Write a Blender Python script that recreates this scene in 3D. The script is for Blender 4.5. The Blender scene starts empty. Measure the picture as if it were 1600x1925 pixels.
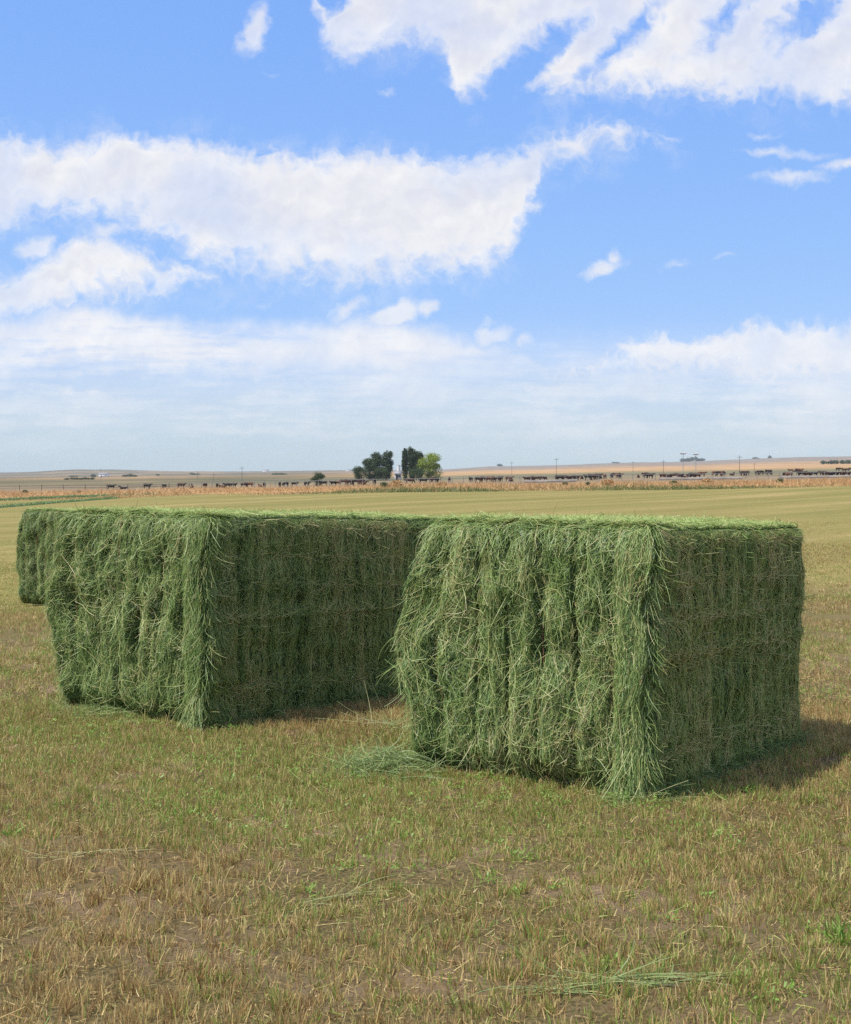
import bpy, math, random
import numpy as np
from mathutils import Vector

random.seed(7)
RNG = np.random.default_rng(11)
R = math.radians
sc = bpy.context.scene
COL = sc.collection
F = 2803.0            # focal length in photo pixels (frame 1600 x 1925)
EYE = 1.47            # camera height
HOR = 893.0           # row of the eye level

# ------------------------------------------------------------------ helpers
def tag(o, label=None, cat=None, group=None, kind=None):
    if label: o['label'] = label
    if cat: o['category'] = cat
    if group: o['group'] = group
    if kind: o['kind'] = kind
    return o

def empty(name, loc, rz=0.0):
    o = bpy.data.objects.new(name, None)
    COL.objects.link(o)
    o.location = loc
    o.rotation_euler = (0, 0, rz)
    o.empty_display_size = 0.2
    return o

def link(name, me, mat=None, parent=None, loc=None):
    o = bpy.data.objects.new(name, me)
    COL.objects.link(o)
    if mat and not me.materials: me.materials.append(mat)
    if parent: o.parent = parent
    if loc is not None: o.location = loc
    return o

def mesh_quads(name, V, Q, attrs=None, smooth=False, T=None):
    """V (n,3), Q (m,4) quads, T optional (k,3) tris, attrs dict of per-vertex floats"""
    me = bpy.data.meshes.new(name)
    V = np.asarray(V, np.float32); Q = np.asarray(Q, np.int32).reshape(-1, 4)
    nt = 0 if T is None else len(T)
    me.vertices.add(len(V)); me.vertices.foreach_set('co', V.ravel())
    idx = Q.ravel()
    starts = np.arange(len(Q), dtype=np.int32) * 4
    if nt:
        T = np.asarray(T, np.int32)
        starts = np.concatenate([starts, len(idx) + np.arange(nt, dtype=np.int32) * 3])
        idx = np.concatenate([idx, T.ravel()])
    me.loops.add(len(idx)); me.loops.foreach_set('vertex_index', idx.astype(np.int32))
    me.polygons.add(len(starts)); me.polygons.foreach_set('loop_start', starts.astype(np.int32))
    if smooth: me.polygons.foreach_set('use_smooth', np.ones(len(starts), bool))
    for k, a in (attrs or {}).items():
        at = me.attributes.new(k, 'FLOAT', 'POINT')
        at.data.foreach_set('value', np.asarray(a, np.float32))
    me.update(calc_edges=True)
    return me

def _h(i, j, s):
    n = (i * 374761393 + j * 668265263 + s * 974634777) & 0xffffffff
    n = ((n ^ (n >> 13)) * 1274126177) & 0xffffffff
    return ((n ^ (n >> 16)) & 0xffff) / 65535.0

def vnoise(x, y, s=0):
    x = np.asarray(x, float); y = np.asarray(y, float)
    xi = np.floor(x).astype(np.int64); yi = np.floor(y).astype(np.int64)
    fx = x - xi; fy = y - yi
    fx = fx * fx * (3 - 2 * fx); fy = fy * fy * (3 - 2 * fy)
    a = _h(xi, yi, s); b = _h(xi + 1, yi, s); c = _h(xi, yi + 1, s); d = _h(xi + 1, yi + 1, s)
    return (a + (b - a) * fx) * (1 - fy) + (c + (d - c) * fx) * fy      # 0..1

def fbm(x, y, s=0, o=4):
    v = 0; a = .5; t = 0
    for k in range(o):
        v = v + a * vnoise(x * 2 ** k, y * 2 ** k, s + k * 17); t += a; a *= .5
    return v / t

def nrm(v):
    return v / np.maximum(np.linalg.norm(v, axis=-1, keepdims=True), 1e-9)

def ribbons(P, T, N, L, W, droop=0.0, curl=0.25, S=4, rng=RNG, floor=None):
    """curved tapered blades; returns verts, quads, blade index per vert"""
    n = len(P)
    P = np.array(P, float); d = nrm(np.array(T, float)); N = np.array(N, float)
    L = np.broadcast_to(L, (n,)).astype(float); W = np.broadcast_to(W, (n,)).astype(float)
    droop = np.broadcast_to(droop, (n,)).astype(float)
    bend = rng.normal(0, 1, (n, 3)) * np.broadcast_to(curl, (n,))[:, None]
    Nj = nrm(N + rng.normal(0, .35, (n, 3)))
    out = np.empty((n, S + 1, 2, 3))
    p = P.copy()
    for s in range(S + 1):
        side = nrm(np.cross(d, Nj))
        w = W * (1 - .55 * s / S) * .5
        out[:, s, 0] = p - side * w[:, None]
        out[:, s, 1] = p + side * w[:, None]
        if s < S:
            d = d + bend / S + np.stack([0 * droop, 0 * droop, -droop / S], 1)
            d = nrm(d)
            p = p + d * (L / S)[:, None]
            if floor is not None:
                p[:, 2] = np.maximum(p[:, 2], floor + .004)
    V = out.reshape(-1, 3)
    base = (np.arange(n) * (S + 1) * 2)[:, None] + (np.arange(S) * 2)[None, :]
    base = base.ravel()
    Q = np.stack([base, base + 1, base + 3, base + 2], 1)
    bi = np.repeat(np.arange(n), (S + 1) * 2)
    return V, Q, bi

def ribbon_lines(C, N, W, rng=RNG):
    n, S1 = C.shape[:2]
    d = nrm(np.gradient(C, axis=1)); Nj = nrm(N + rng.normal(0, .4, (n, 3)))[:, None]
    side = nrm(np.cross(d, np.broadcast_to(Nj, d.shape)))
    w = np.broadcast_to(W, (n,))[:, None] * (1 - .45 * np.linspace(0, 1, S1))[None] * .5
    out = np.stack([C - side * w[..., None], C + side * w[..., None]], 2)
    S = S1 - 1
    base = ((np.arange(n) * S1 * 2)[:, None] + (np.arange(S) * 2)[None]).ravel()
    return out.reshape(-1, 3), np.stack([base, base + 1, base + 3, base + 2], 1), np.repeat(np.arange(n), S1 * 2)

class Bag:
    def __init__(s): s.V = []; s.Q = []; s.t = []; s.n = 0
    def add(s, V, Q, t):
        s.V.append(np.asarray(V, float)); s.Q.append(np.asarray(Q) + s.n)
        s.t.append(np.broadcast_to(np.asarray(t, float), (len(V),))); s.n += len(V)
    def rib(s, P, T, N, L, W, tint, **k):
        V, Q, bi = ribbons(P, T, N, L, W, **k)
        s.add(V, Q, np.asarray(tint)[bi])
    def box(s, c, d, t=0.0):
        c = np.array(c, float); d = np.array(d, float) / 2
        V = np.array([[x, y, z] for z in (-1, 1) for y in (-1, 1) for x in (-1, 1)], float) * d + c
        Q = [[0, 2, 3, 1], [4, 5, 7, 6], [0, 1, 5, 4], [2, 6, 7, 3], [0, 4, 6, 2], [1, 3, 7, 5]]
        s.add(V, Q, t)
    def tube(s, pts, rad, k=6, t=0.0):
        pts = np.array(pts, float); n = len(pts)
        rad = np.broadcast_to(rad, (n,)).astype(float)
        d = np.gradient(pts, axis=0); d = nrm(d)
        up = np.where(np.abs(d[:, 2:3]) > .9, np.array([[1., 0, 0]]), np.array([[0, 0, 1.]]))
        a = nrm(np.cross(d, up)); b = np.cross(a, d)
        ang = np.linspace(0, 2 * math.pi, k, endpoint=False)
        V = (pts[:, None] + rad[:, None, None] * (a[:, None] * np.cos(ang)[None, :, None] + b[:, None] * np.sin(ang)[None, :, None])).reshape(-1, 3)
        Q = []
        for i in range(n - 1):
            for j in range(k):
                q = (j + 1) % k
                Q.append([i * k + j, i * k + q, (i + 1) * k + q, (i + 1) * k + j])
        s.add(V, Q, t)
        c0 = np.vstack([V[:k], pts[:1]]); c1 = np.vstack([V[-k:], pts[-1:]])
        s.add(c0, [[j, (j + 1) % k, k, k] for j in range(k)] if False else [[0, 1, 2, 3]] if k == 4 else [[0, 1, 2, 3], [0, 3, 4, 5]] if k == 6 else [[0, 1, 2, 3]], t)
        s.add(c1, [[3, 2, 1, 0]] if k == 4 else [[3, 2, 1, 0], [5, 4, 3, 0]] if k == 6 else [[3, 2, 1, 0]], t)
    def mesh(s, name, smooth=False):
        return mesh_quads(name, np.vstack(s.V), np.vstack(s.Q), {'tint': np.concatenate(s.t)}, smooth)

# ------------------------------------------------------------------ terrain
UC = np.array([-1400, -600, 0, 150, 400, 800, 940, 1240, 1600, 2200, 3000], float)
ROWS = [
    (140,  [972, 955, 938, 935, 928, 922, 921, 918, 912, 902, 900]),
    (240,  [945, 937, 928, 926, 921, 914, 913, 909, 903, 895, 893]),
    (400,  [932, 926, 921, 920, 917, 910, 907, 901, 897, 888, 886]),
    (600,  [922, 916, 911, 910, 907, 903, 899, 893, 888, 879, 877]),
    (1500, [908, 905, 900, 899, 896, 893, 889, 882, 874, 862, 860]),
    (3000, [903, 900, 896, 894, 892, 887, 883, 875, 865, 850, 848]),
    (5000, [893, 892, 889, 882.5, 887, 884, 877, 869, 858.5, 842, 840]),
    (6500, [899, 898, 895, 890, 893, 890, 883, 875, 866, 850, 848]),
]
DK = np.array([0, 14, 22, 60] + [r[0] for r in ROWS], float)
ZK = [np.zeros(len(UC)), np.zeros(len(UC)),
      np.interp(UC, [-600, 100, 350, 800], [-.40, -.37, -.16, -.02]),
      np.interp(UC, [-600, 100, 500, 1000, 1600], [-.62, -.50, -.27, -.05, .05])]
for D, ys in ROWS:
    ZK.append(EYE - (np.array(ys) - HOR) * D / F)
ZK = np.array(ZK)

def terrain(x, y):
    x = np.asarray(x, float); y = np.asarray(y, float)
    th = np.clip(np.arctan2(x, y), -.6, .6)
    u = 800 + F * np.tan(th)
    D = np.maximum(np.hypot(x, y) * np.cos(th), .01)
    D = np.where(np.abs(np.arctan2(x, y)) > 1.2, np.minimum(D, 6000), D)
    k = np.clip(np.searchsorted(DK, D) - 1, 0, len(DK) - 2)
    t = np.clip((D - DK[k]) / (DK[k + 1] - DK[k]), 0, 1)
    t = t * t * (3 - 2 * t) * .35 + t * .65
    j = np.clip(np.searchsorted(UC, u) - 1, 0, len(UC) - 2)
    s = np.clip((u - UC[j]) / (UC[j + 1] - UC[j]), 0, 1)
    s = s * s * (3 - 2 * s) * .6 + s * .4
    z = (ZK[k, j] * (1 - s) + ZK[k, j + 1] * s) * (1 - t) + (ZK[k + 1, j] * (1 - s) + ZK[k + 1, j + 1] * s) * t
    far = np.clip((D - 350) / 700, 0, 1)
    z = z + far * D * .0011 * (fbm(x * .0035 + 5, y * .0021, 3) - .5) * 2
    near = np.clip(1 - D / 60, 0, 1)
    z = z + near * ((fbm(x * 1.6, y * 1.6, 9, 3) - .5) * .035 + (vnoise(x * 7, y * 7, 4) - .5) * .012)
    return z

def gz(x, y): return float(terrain(np.array([x]), np.array([y]))[0])

DS = np.concatenate([np.linspace(3, 30, 270), np.geomspace(30, 5000, 900)[1:]])
def ground_at(u, v, dmin=3):
    """first ground point seen along a photo ray"""
    x = (u - 800) / F * DS
    row = HOR + (EYE - terrain(x, DS)) * F / DS
    ok = (row <= v) & (DS >= dmin)
    k = int(np.argmax(ok)) if ok.any() else len(DS) - 1
    if k == 0: k = 1
    t = (row[k - 1] - v) / max(row[k - 1] - row[k], 1e-6)
    t = min(max(t, 0), 1)
    D = DS[k - 1] + (DS[k] - DS[k - 1]) * t
    X = (u - 800) / F * D
    return X, D, gz(X, D)

# ------------------------------------------------------------------ materials
def newmat(name):
    m = bpy.data.materials.new(name); m.use_nodes = True
    nt = m.node_tree; nt.nodes.clear()
    return m, nt

class NT:
    def __init__(s, nt): s.nt = nt
    def n(s, typ, **k):
        nd = s.nt.nodes.new(typ)
        for a, b in k.items(): setattr(nd, a, b)
        return nd
    def put(s, sock, v):
        if isinstance(v, bpy.types.NodeSocket): s.nt.links.new(v, sock)
        else: sock.default_value = v
    def m(s, op, a, b=None, c=None, clamp=False):
        nd = s.n('ShaderNodeMath', operation=op); nd.use_clamp = clamp
        s.put(nd.inputs[0], a)
        if b is not None: s.put(nd.inputs[1], b)
        if c is not None: s.put(nd.inputs[2], c)
        return nd.outputs[0]
    def ss(s, v, lo, hi):
        nd = s.n('ShaderNodeMapRange', interpolation_type='SMOOTHSTEP')
        s.put(nd.inputs[0], v); s.put(nd.inputs[1], lo); s.put(nd.inputs[2], hi)
        return nd.outputs[0]
    def mix(s, f, a, b, mode='MIX'):
        nd = s.n('ShaderNodeMix', data_type='RGBA', blend_type=mode)
        s.put(nd.inputs[0], f)
        s.put(nd.inputs[6], a if isinstance(a, bpy.types.NodeSocket) else (*a, 1))
        s.put(nd.inputs[7], b if isinstance(b, bpy.types.NodeSocket) else (*b, 1))
        return nd.outputs[2]
    def noise(s, vec, scale, detail=4, rough=.55, dim='3D', dist=0.0):
        nd = s.n('ShaderNodeTexNoise', noise_dimensions=dim)
        if vec is not None: s.nt.links.new(vec, nd.inputs['Vector'])
        nd.inputs['Scale'].default_value = scale; nd.inputs['Detail'].default_value = detail
        nd.inputs['Roughness'].default_value = rough; nd.inputs['Distortion'].default_value = dist
        return nd.outputs[0], nd.outputs[1]
    def ramp(s, v, stops):
        nd = s.n('ShaderNodeValToRGB'); cr = nd.color_ramp
        while len(cr.elements) < len(stops): cr.elements.new(.5)
        for e, (p, c) in zip(cr.elements, stops):
            e.position = p; e.color = (*c, 1)
        s.put(nd.inputs[0], v)
        return nd.outputs[0]
    def comb(s, x, y, z=0.0):
        nd = s.n('ShaderNodeCombineXYZ')
        for i, v in enumerate((x, y, z)): s.put(nd.inputs[i], v)
        return nd.outputs[0]
    def sep(s, v):
        nd = s.n('ShaderNodeSeparateXYZ'); s.nt.links.new(v, nd.inputs[0])
        return nd.outputs

def blade_mat(name, stops, trans=.3, gloss=.04, noise_amt=.25, scale=9.0):
    m, nt = newmat(name); g = NT(nt)
    at = g.n('ShaderNodeAttribute', attribute_name='tint')
    geo = g.n('ShaderNodeNewGeometry')
    nz, _ = g.noise(geo.outputs['Position'], scale, 3)
    v = g.m('ADD', at.outputs['Fac'], g.m('MULTIPLY', g.m('SUBTRACT', nz, .5), noise_amt))
    c = g.ramp(v, stops)
    d = g.n('ShaderNodeBsdfDiffuse'); nt.links.new(c, d.inputs[0])
    t = g.n('ShaderNodeBsdfTranslucent'); nt.links.new(c, t.inputs[0])
    mx = g.n('ShaderNodeMixShader'); mx.inputs[0].default_value = trans
    nt.links.new(d.outputs[0], mx.inputs[1]); nt.links.new(t.outputs[0], mx.inputs[2])
    gl = g.n('ShaderNodeBsdfGlossy'); gl.inputs['Roughness'].default_value = .5
    gl.inputs['Color'].default_value = (.8, .8, .8, 1)
    mx2 = g.n('ShaderNodeMixShader'); mx2.inputs[0].default_value = gloss
    nt.links.new(mx.outputs[0], mx2.inputs[1]); nt.links.new(gl.outputs[0], mx2.inputs[2])
    o = g.n('ShaderNodeOutputMaterial'); nt.links.new(mx2.outputs[0], o.inputs[0])
    return m

def plain_mat(name, ca, cb, scale=3.0, rough=.8, spec=.2, coord='Object'):
    m, nt = newmat(name); g = NT(nt)
    tc = g.n('ShaderNodeTexCoord')
    nz, _ = g.noise(tc.outputs[coord], scale, 5)
    c = g.mix(g.ss(nz, .35, .65), ca, cb)
    b = g.n('ShaderNodeBsdfPrincipled'); nt.links.new(c, b.inputs['Base Color'])
    b.inputs['Roughness'].default_value = rough
    b.inputs['Specular IOR Level'].default_value = spec
    o = g.n('ShaderNodeOutputMaterial'); nt.links.new(b.outputs[0], o.inputs[0])
    return m

HAY = [(0.0, (.020, .034, .012)), (.25, (.062, .110, .027)), (.5, (.140, .240, .052)),
       (.75, (.285, .390, .105)), (.9, (.46, .47, .18)), (1.0, (.50, .42, .20))]
M_hay = blade_mat('hay', HAY, .28, .05, .22, 14)
M_loose = blade_mat('loose_hay', [(0, (.045, .065, .022)), (.3, (.095, .145, .042)), (.55, (.185, .255, .080)), (.8, (.33, .375, .145)), (1, (.46, .40, .20))], .25, .04, .2, 14)
M_stub = blade_mat('stubble', [(0, (.15, .085, .035)), (.2, (.32, .195, .080)), (.42, (.50, .345, .140)),
                               (.58, (.62, .49, .215)), (.7, (.38, .375, .100)), (.85, (.22, .32, .055)),
                               (1, (.18, .34, .050))], .35, .03, .12, 3)
M_dry = blade_mat('dry_grass', [(0, (.26, .15, .065)), (.35, (.44, .27, .12)), (.65, (.54, .36, .17)),
                                (.85, (.26, .24, .09)), (1, (.10, .14, .045))], .3, .02, .35, .12)
M_twine = plain_mat('twine', (.33, .15, .085), (.22, .12, .07), 40)
M_bark = plain_mat('bark', (.12, .09, .065), (.07, .055, .045), 4)
M_leafdark = blade_mat('dark_leaves', [(0, (.020, .036, .015)), (.5, (.050, .080, .030)), (1, (.095, .135, .048))], .2, .02, .5, .5)
M_leafmid = blade_mat('mid_leaves', [(0, (.025, .042, .016)), (.5, (.055, .088, .030)), (1, (.10, .145, .045))], .25, .02, .5, .5)
M_leaflight = blade_mat('light_leaves', [(0, (.10, .155, .026)), (.5, (.24, .32, .045)), (1, (.42, .46, .075))], .35, .02, .5, .4)
M_wood = plain_mat('weathered_wood', (.20, .17, .14), (.12, .10, .085), 2)
M_paint = plain_mat('pale_painted_rail', (.26, .25, .235), (.18, .17, .16), 2)
M_conc = plain_mat('bunk_concrete', (.27, .235, .20), (.18, .16, .14), .6)
M_white = plain_mat('white_siding', (.72, .72, .70), (.62, .62, .60), .8)
M_roof = plain_mat('grey_roof', (.30, .30, .31), (.22, .22, .23), .8)
M_dark = plain_mat('dark_opening', (.03, .03, .035), (.05, .05, .05), 1)
M_metal = plain_mat('galvanised_metal', (.30, .31, .32), (.22, .23, .24), 1, .5, .5)
M_glass = plain_mat('lamp_glass', (.55, .56, .58), (.45, .46, .48), 1, .2, .5)
M_cow = [plain_mat('black_hide', (.014, .011, .010), (.030, .022, .018), 3, .7),
         plain_mat('dark_brown_hide', (.070, .030, .018), (.042, .020, .013), 3, .7),
         plain_mat('red_brown_hide', (.15, .055, .028), (.10, .040, .022), 3, .7)]

# field soil, thatch and mowing lines
def field_mat():
    m, nt = newmat('cut_field'); g = NT(nt)
    geo = g.n('ShaderNodeNewGeometry'); P = geo.outputs['Position']
    x, y, z = g.sep(P)
    n1, _ = g.noise(P, 1.1, 4); n2, _ = g.noise(P, 9, 6, .7); n3, _ = g.noise(P, 60, 4, .7)
    n4, _ = g.noise(P, .16, 4)
    soil = g.mix(g.ss(n2, .35, .65), (.25, .175, .115), (.13, .088, .053))
    thatch = g.mix(g.ss(n3, .35, .65), (.15, .115, .050), (.052, .042, .018))
    near = g.mix(g.ss(g.m('ADD', g.m('MULTIPLY', n1, .55), g.m('MULTIPLY', n2, .45)), .47, .62), thatch, soil)
    # distance: stubble reads as an olive tan with rows
    s = g.m('SUBTRACT', g.m('MULTIPLY', x, .83), g.m('MULTIPLY', y, .55))
    along = g.m('ADD', g.m('MULTIPLY', x, .55), g.m('MULTIPLY', y, .83))
    rv = g.comb(g.m('MULTIPLY', s, .30), g.m('MULTIPLY', along, .018), 0.0)
    rn, _ = g.noise(rv, 1.0, 5, .6)
    rv2 = g.comb(g.m('MULTIPLY', s, 1.3), g.m('MULTIPLY', along, .03), 3.0)
    rn2, _ = g.noise(rv2, 1.0, 3, .6)
    rr = g.m('ADD', g.m('MULTIPLY', rn, .65), g.m('MULTIPLY', rn2, .35))
    far = g.ramp(rr, [(.36, (.155, .138, .040)), (.46, (.200, .172, .054)), (.53, (.232, .192, .066)), (.62, (.300, .235, .095))])
    green = g.mix(g.ss(n4, .40, .62), far, (.170, .172, .050))
    fine = g.mix(g.ss(n2, .3, .7), (.75, .75, .75), (1.15, 1.12, 1.08))
    far = g.mix(1.0, g.mix(.35, far, green), fine, 'MULTIPLY')
    dist = g.m('SQRT', g.m('ADD', g.m('MULTIPLY', x, x), g.m('MULTIPLY', y, y)))
    mid = g.ss(g.m('ADD', dist, g.m('MULTIPLY', g.m('SUBTRACT', n4, .5), 14)), 9, 26)
    c = g.mix(mid, near, far)
    b = g.n('ShaderNodeBsdfPrincipled'); nt.links.new(c, b.inputs['Base Color'])
    b.inputs['Roughness'].default_value = .95; b.inputs['Specular IOR Level'].default_value = .1
    bp = g.n('ShaderNodeBump'); bp.inputs['Strength'].default_value = .6; bp.inputs['Distance'].default_value = .02
    nt.links.new(g.m('ADD', n2, g.m('MULTIPLY', n3, .5)), bp.inputs['Height']); nt.links.new(bp.outputs[0], b.inputs['Normal'])
    o = g.n('ShaderNodeOutputMaterial'); nt.links.new(b.outputs[0], o.inputs[0])
    return m

def range_mat():
    m, nt = newmat('rangeland'); g = NT(nt)
    geo = g.n('ShaderNodeNewGeometry'); P = geo.outputs['Position']
    x, y, z = g.sep(P)
    dist = g.m('SQRT', g.m('ADD', g.m('MULTIPLY', x, x), g.m('MULTIPLY', y, y)))
    ld = g.m('LOGARITHM', dist, 10.0)
    ang = g.m('DIVIDE', x, g.m('MAXIMUM', y, 1.0))
    n1, _ = g.noise(g.comb(g.m('MULTIPLY', ang, 9), g.m('MULTIPLY', ld, 16), 0.0), 1.0, 5, .6)
    n2, _ = g.noise(P, .03, 5, .65)
    n3, _ = g.noise(g.comb(g.m('MULTIPLY', x, .004), g.m('MULTIPLY', y, .0016), 0.0), 1.0, 4, .6)
    v = g.m('ADD', ld, g.m('MULTIPLY', g.m('SUBTRACT', n1, .5), .28))
    right = g.ss(ang, -.12, .05)
    base = g.ramp(g.m('MULTIPLY', g.m('SUBTRACT', v, 2.1), .62),
        [(0.0, (.38, .225, .11)), (.17, (.36, .215, .11)), (.25, (.22, .165, .11)), (.36, (.205, .165, .11)), (.45, (.155, .150, .095)),
         (.52, (.165, .152, .095)), (.60, (.36, .235, .125)), (.74, (.37, .24, .13)), (.86, (.22, .17, .13)), (1.0, (.17, .155, .13))])
    patch = g.mix(g.ss(n3, .46, .58), (.100, .098, .065), (.235, .170, .100))
    c = g.mix(g.m('MULTIPLY', g.m('SUBTRACT', 1.0, right), g.m('MULTIPLY', g.ss(ld, 2.6, 2.9), .75)), base, patch)
    c = g.mix(1.0, c, g.mix(g.ss(n2, .3, .7), (.72, .74, .74), (1.18, 1.14, 1.10)), 'MULTIPLY')
    b = g.n('ShaderNodeBsdfPrincipled'); nt.links.new(c, b.inputs['Base Color'])
    b.inputs['Roughness'].default_value = 1; b.inputs['Specular IOR Level'].default_value = 0
    o = g.n('ShaderNodeOutputMaterial'); nt.links.new(b.outputs[0], o.inputs[0])
    return m

# ------------------------------------------------------------------ ground sheets
def sheet(name, radii, mat):
    th = np.concatenate([np.linspace(-math.pi, -.62, 24)[:-1], np.linspace(-.62, .62, 280), np.linspace(.62, math.pi, 24)[1:]])
    RR, TT = np.meshgrid(radii, th, indexing='ij')
    X = RR * np.sin(TT); Y = RR * np.cos(TT)
    Z = terrain(X, Y)
    V = np.stack([X, Y, Z], -1).reshape(-1, 3)
    n = len(th); i = np.arange(len(radii) - 1)[:, None] * n + np.arange(n - 1)[None, :]
    i = i.ravel()
    Q = np.stack([i, i + 1, i + n + 1, i + n], 1)[:, ::-1]
    o = link(name, mesh_quads(name, V, Q, smooth=True), mat)
    return tag(o, kind='structure')

M_range = range_mat()
# the cut field ends where the dry margin begins
rad_near = np.concatenate([[.05], np.linspace(.4, 16, 260), np.geomspace(16, 141, 120)[1:]])
tag(sheet('hay_field', rad_near, field_mat()), 'mown alfalfa field with short brown and green stubble', 'field')
tag(sheet('rangeland', np.geomspace(141, 2600, 150), M_range), 'tan and grey green rangeland stretching beyond the field', 'rangeland')
tag(sheet('hills', np.geomspace(2600, 6500, 80), M_range), 'low hazy hills along the horizon', 'hills')

# ------------------------------------------------------------------ stubble (nobody could count it)
def stubble():
    g = Bag(); rng = np.random.default_rng(5)
    def greenness(x, y):
        return fbm(x * .55 + 3, y * .55, 21, 3) * 1.05 - .20 + .32 * np.clip((1.2 - x) / 4, -.3, .6) * np.clip((y - 4.5) / 3, 0, 1) \
            - .14 * np.clip((6.0 - y) / 2, 0, 1) + .07 + .08 * np.clip((y - 8) / 6, 0, 1)
    def scatter(n, d0, d1, half=.38, pad=2.2):
        y = np.sqrt(rng.uniform(d0 ** 2, d1 ** 2, n)); x = rng.uniform(-1, 1, n) * (half * y + pad)
        return x, y
    # clumps of stalks
    def clumps(n, d0, d1, per, rad, hgt, wid, S, keep):
        x, y = scatter(n, d0, d1)
        bare = fbm(x * 1.1 + 9, y * 1.1, 33, 4)
        k = bare + rng.normal(0, .07, n) > keep
        x, y = x[k], y[k]; n = len(x)
        gr = greenness(x, y) + rng.normal(0, .10, n)
        cnt = rng.integers(max(per // 3, 1), per + per // 2, n)
        ci = np.repeat(np.arange(n), cnt); m = len(ci)
        a = rng.uniform(0, 2 * math.pi, m); r = np.abs(rng.normal(0, rad, m))
        ox, oy = r * np.cos(a), r * np.sin(a)
        px, py = x[ci] + ox, y[ci] + oy
        P = np.stack([px, py, terrain(px, py) - .004], 1)
        ch = (rng.uniform(.45, 1.05, n) + np.where(rng.random(n) < .12, rng.uniform(.1, .5, n), 0) + .5 * (fbm(x * 2.3, y * 2.3, 91, 2) - .5))[ci]
        lean = rng.normal(0, .16, n)[ci]; lean2 = rng.normal(0, .16, n)[ci]
        T = np.stack([ox * 5 + lean + rng.normal(0, .16, m), oy * 5 + lean2 + rng.normal(0, .16, m), np.ones(m)], 1)
        N = np.stack([rng.normal(0, .6, m), -np.ones(m), rng.normal(0, .2, m)], 1)
        isg = rng.random(m) < np.clip((gr[ci] - .30) * 2.8, .12, .70)
        t = np.where(isg, rng.uniform(.62, .93, m), np.clip(rng.normal(.38, .14, m) + (rng.random(n) - .5)[ci] * .28, 0, .62))
        t = np.where(rng.random(m) < .012, 1.0, t)
        L = hgt * ch * rng.uniform(.5, 1.15, m) * np.where(isg, .85, 1)
        g.rib(P, T, N, L, wid * rng.uniform(.7, 1.4, m), t, droop=0, curl=.22, S=S, rng=rng)
    clumps(25000, 3.4, 9.5, 19, .025, .058, .0031, 2, .26)
    clumps(27000, 9.5, 18, 11, .04, .052, .0046, 2, .28)
    clumps(42000, 17, 32, 6, .07, .040, .007, 1, .18)
    clumps(17000, 28, 46, 4, .09, .028, .011, 1, .2)
    # fine upright stalks between the clumps
    x, y = scatter(98000, 3.4, 12)
    k = fbm(x * 1.1 + 9, y * 1.1, 33, 4) + rng.normal(0, .1, len(x)) > .34; x, y = x[k], y[k]; n = len(x)
    gr = greenness(x, y); isg = rng.random(n) < np.clip((gr - .36) * 2.6, .04, .85)
    P = np.stack([x, y, terrain(x, y) - .004], 1)
    g.rib(P, np.stack([rng.normal(0, .5, n), rng.normal(0, .5, n), np.ones(n)], 1), np.stack([rng.normal(0, .6, n), -np.ones(n), np.zeros(n)], 1),
          rng.uniform(.015, .050, n), rng.uniform(.002, .0045, n), np.where(isg, rng.uniform(.64, .95, n), np.clip(rng.normal(.36, .15, n), 0, .6)), curl=.4, S=2, rng=rng)
    # cut bits lying flat
    x, y = scatter(98000, 3.4, 13); n = len(x)
    a = rng.uniform(0, 2 * math.pi, n)
    P = np.stack([x, y, terrain(x, y) + rng.uniform(.002, .016, n)], 1)
    gr = greenness(x, y); isg = rng.random(n) < np.clip((gr - .42) * 1.6, .03, .5)
    g.rib(P, np.stack([np.cos(a), np.sin(a), rng.normal(.05, .2, n)], 1), np.tile([0, 0, 1.], (n, 1)),
          rng.gamma(2.2, .013, n) + .010, rng.uniform(.002, .0042, n), np.where(isg, rng.uniform(.66, .9, n), np.clip(rng.normal(.40, .16, n), 0, .6)), curl=.35, S=2, rng=rng)
    # small leafy regrowth
    x, y = scatter(4200, 3.6, 12); gr = greenness(x, y)
    k = gr + rng.normal(0, .1, len(x)) > .62; x, y = x[k], y[k]
    ci = np.repeat(np.arange(len(x)), 14); m = len(ci)
    px = x[ci] + rng.normal(0, .018, m); py = y[ci] + rng.normal(0, .018, m)
    P = np.stack([px, py, terrain(px, py) + rng.uniform(.0, .04, m)], 1)
    g.rib(P, rng.normal(0, 1, (m, 3)) + [0, 0, .5], np.tile([0, -.5, 1.], (m, 1)), rng.uniform(.008, .02, m), rng.uniform(.005, .009, m), rng.uniform(.86, 1.0, m), curl=.3, S=2, rng=rng)
    o = link('stubble', g.mesh('stubble'), M_stub)
    return tag(o, 'short brown and green cut stubble covering the field', 'stubble', kind='stuff')
stubble()

# ------------------------------------------------------------------ hay bales
def smooth01(t):
    t = np.clip(t, 0, 1); return t * t * (3 - 2 * t)

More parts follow.
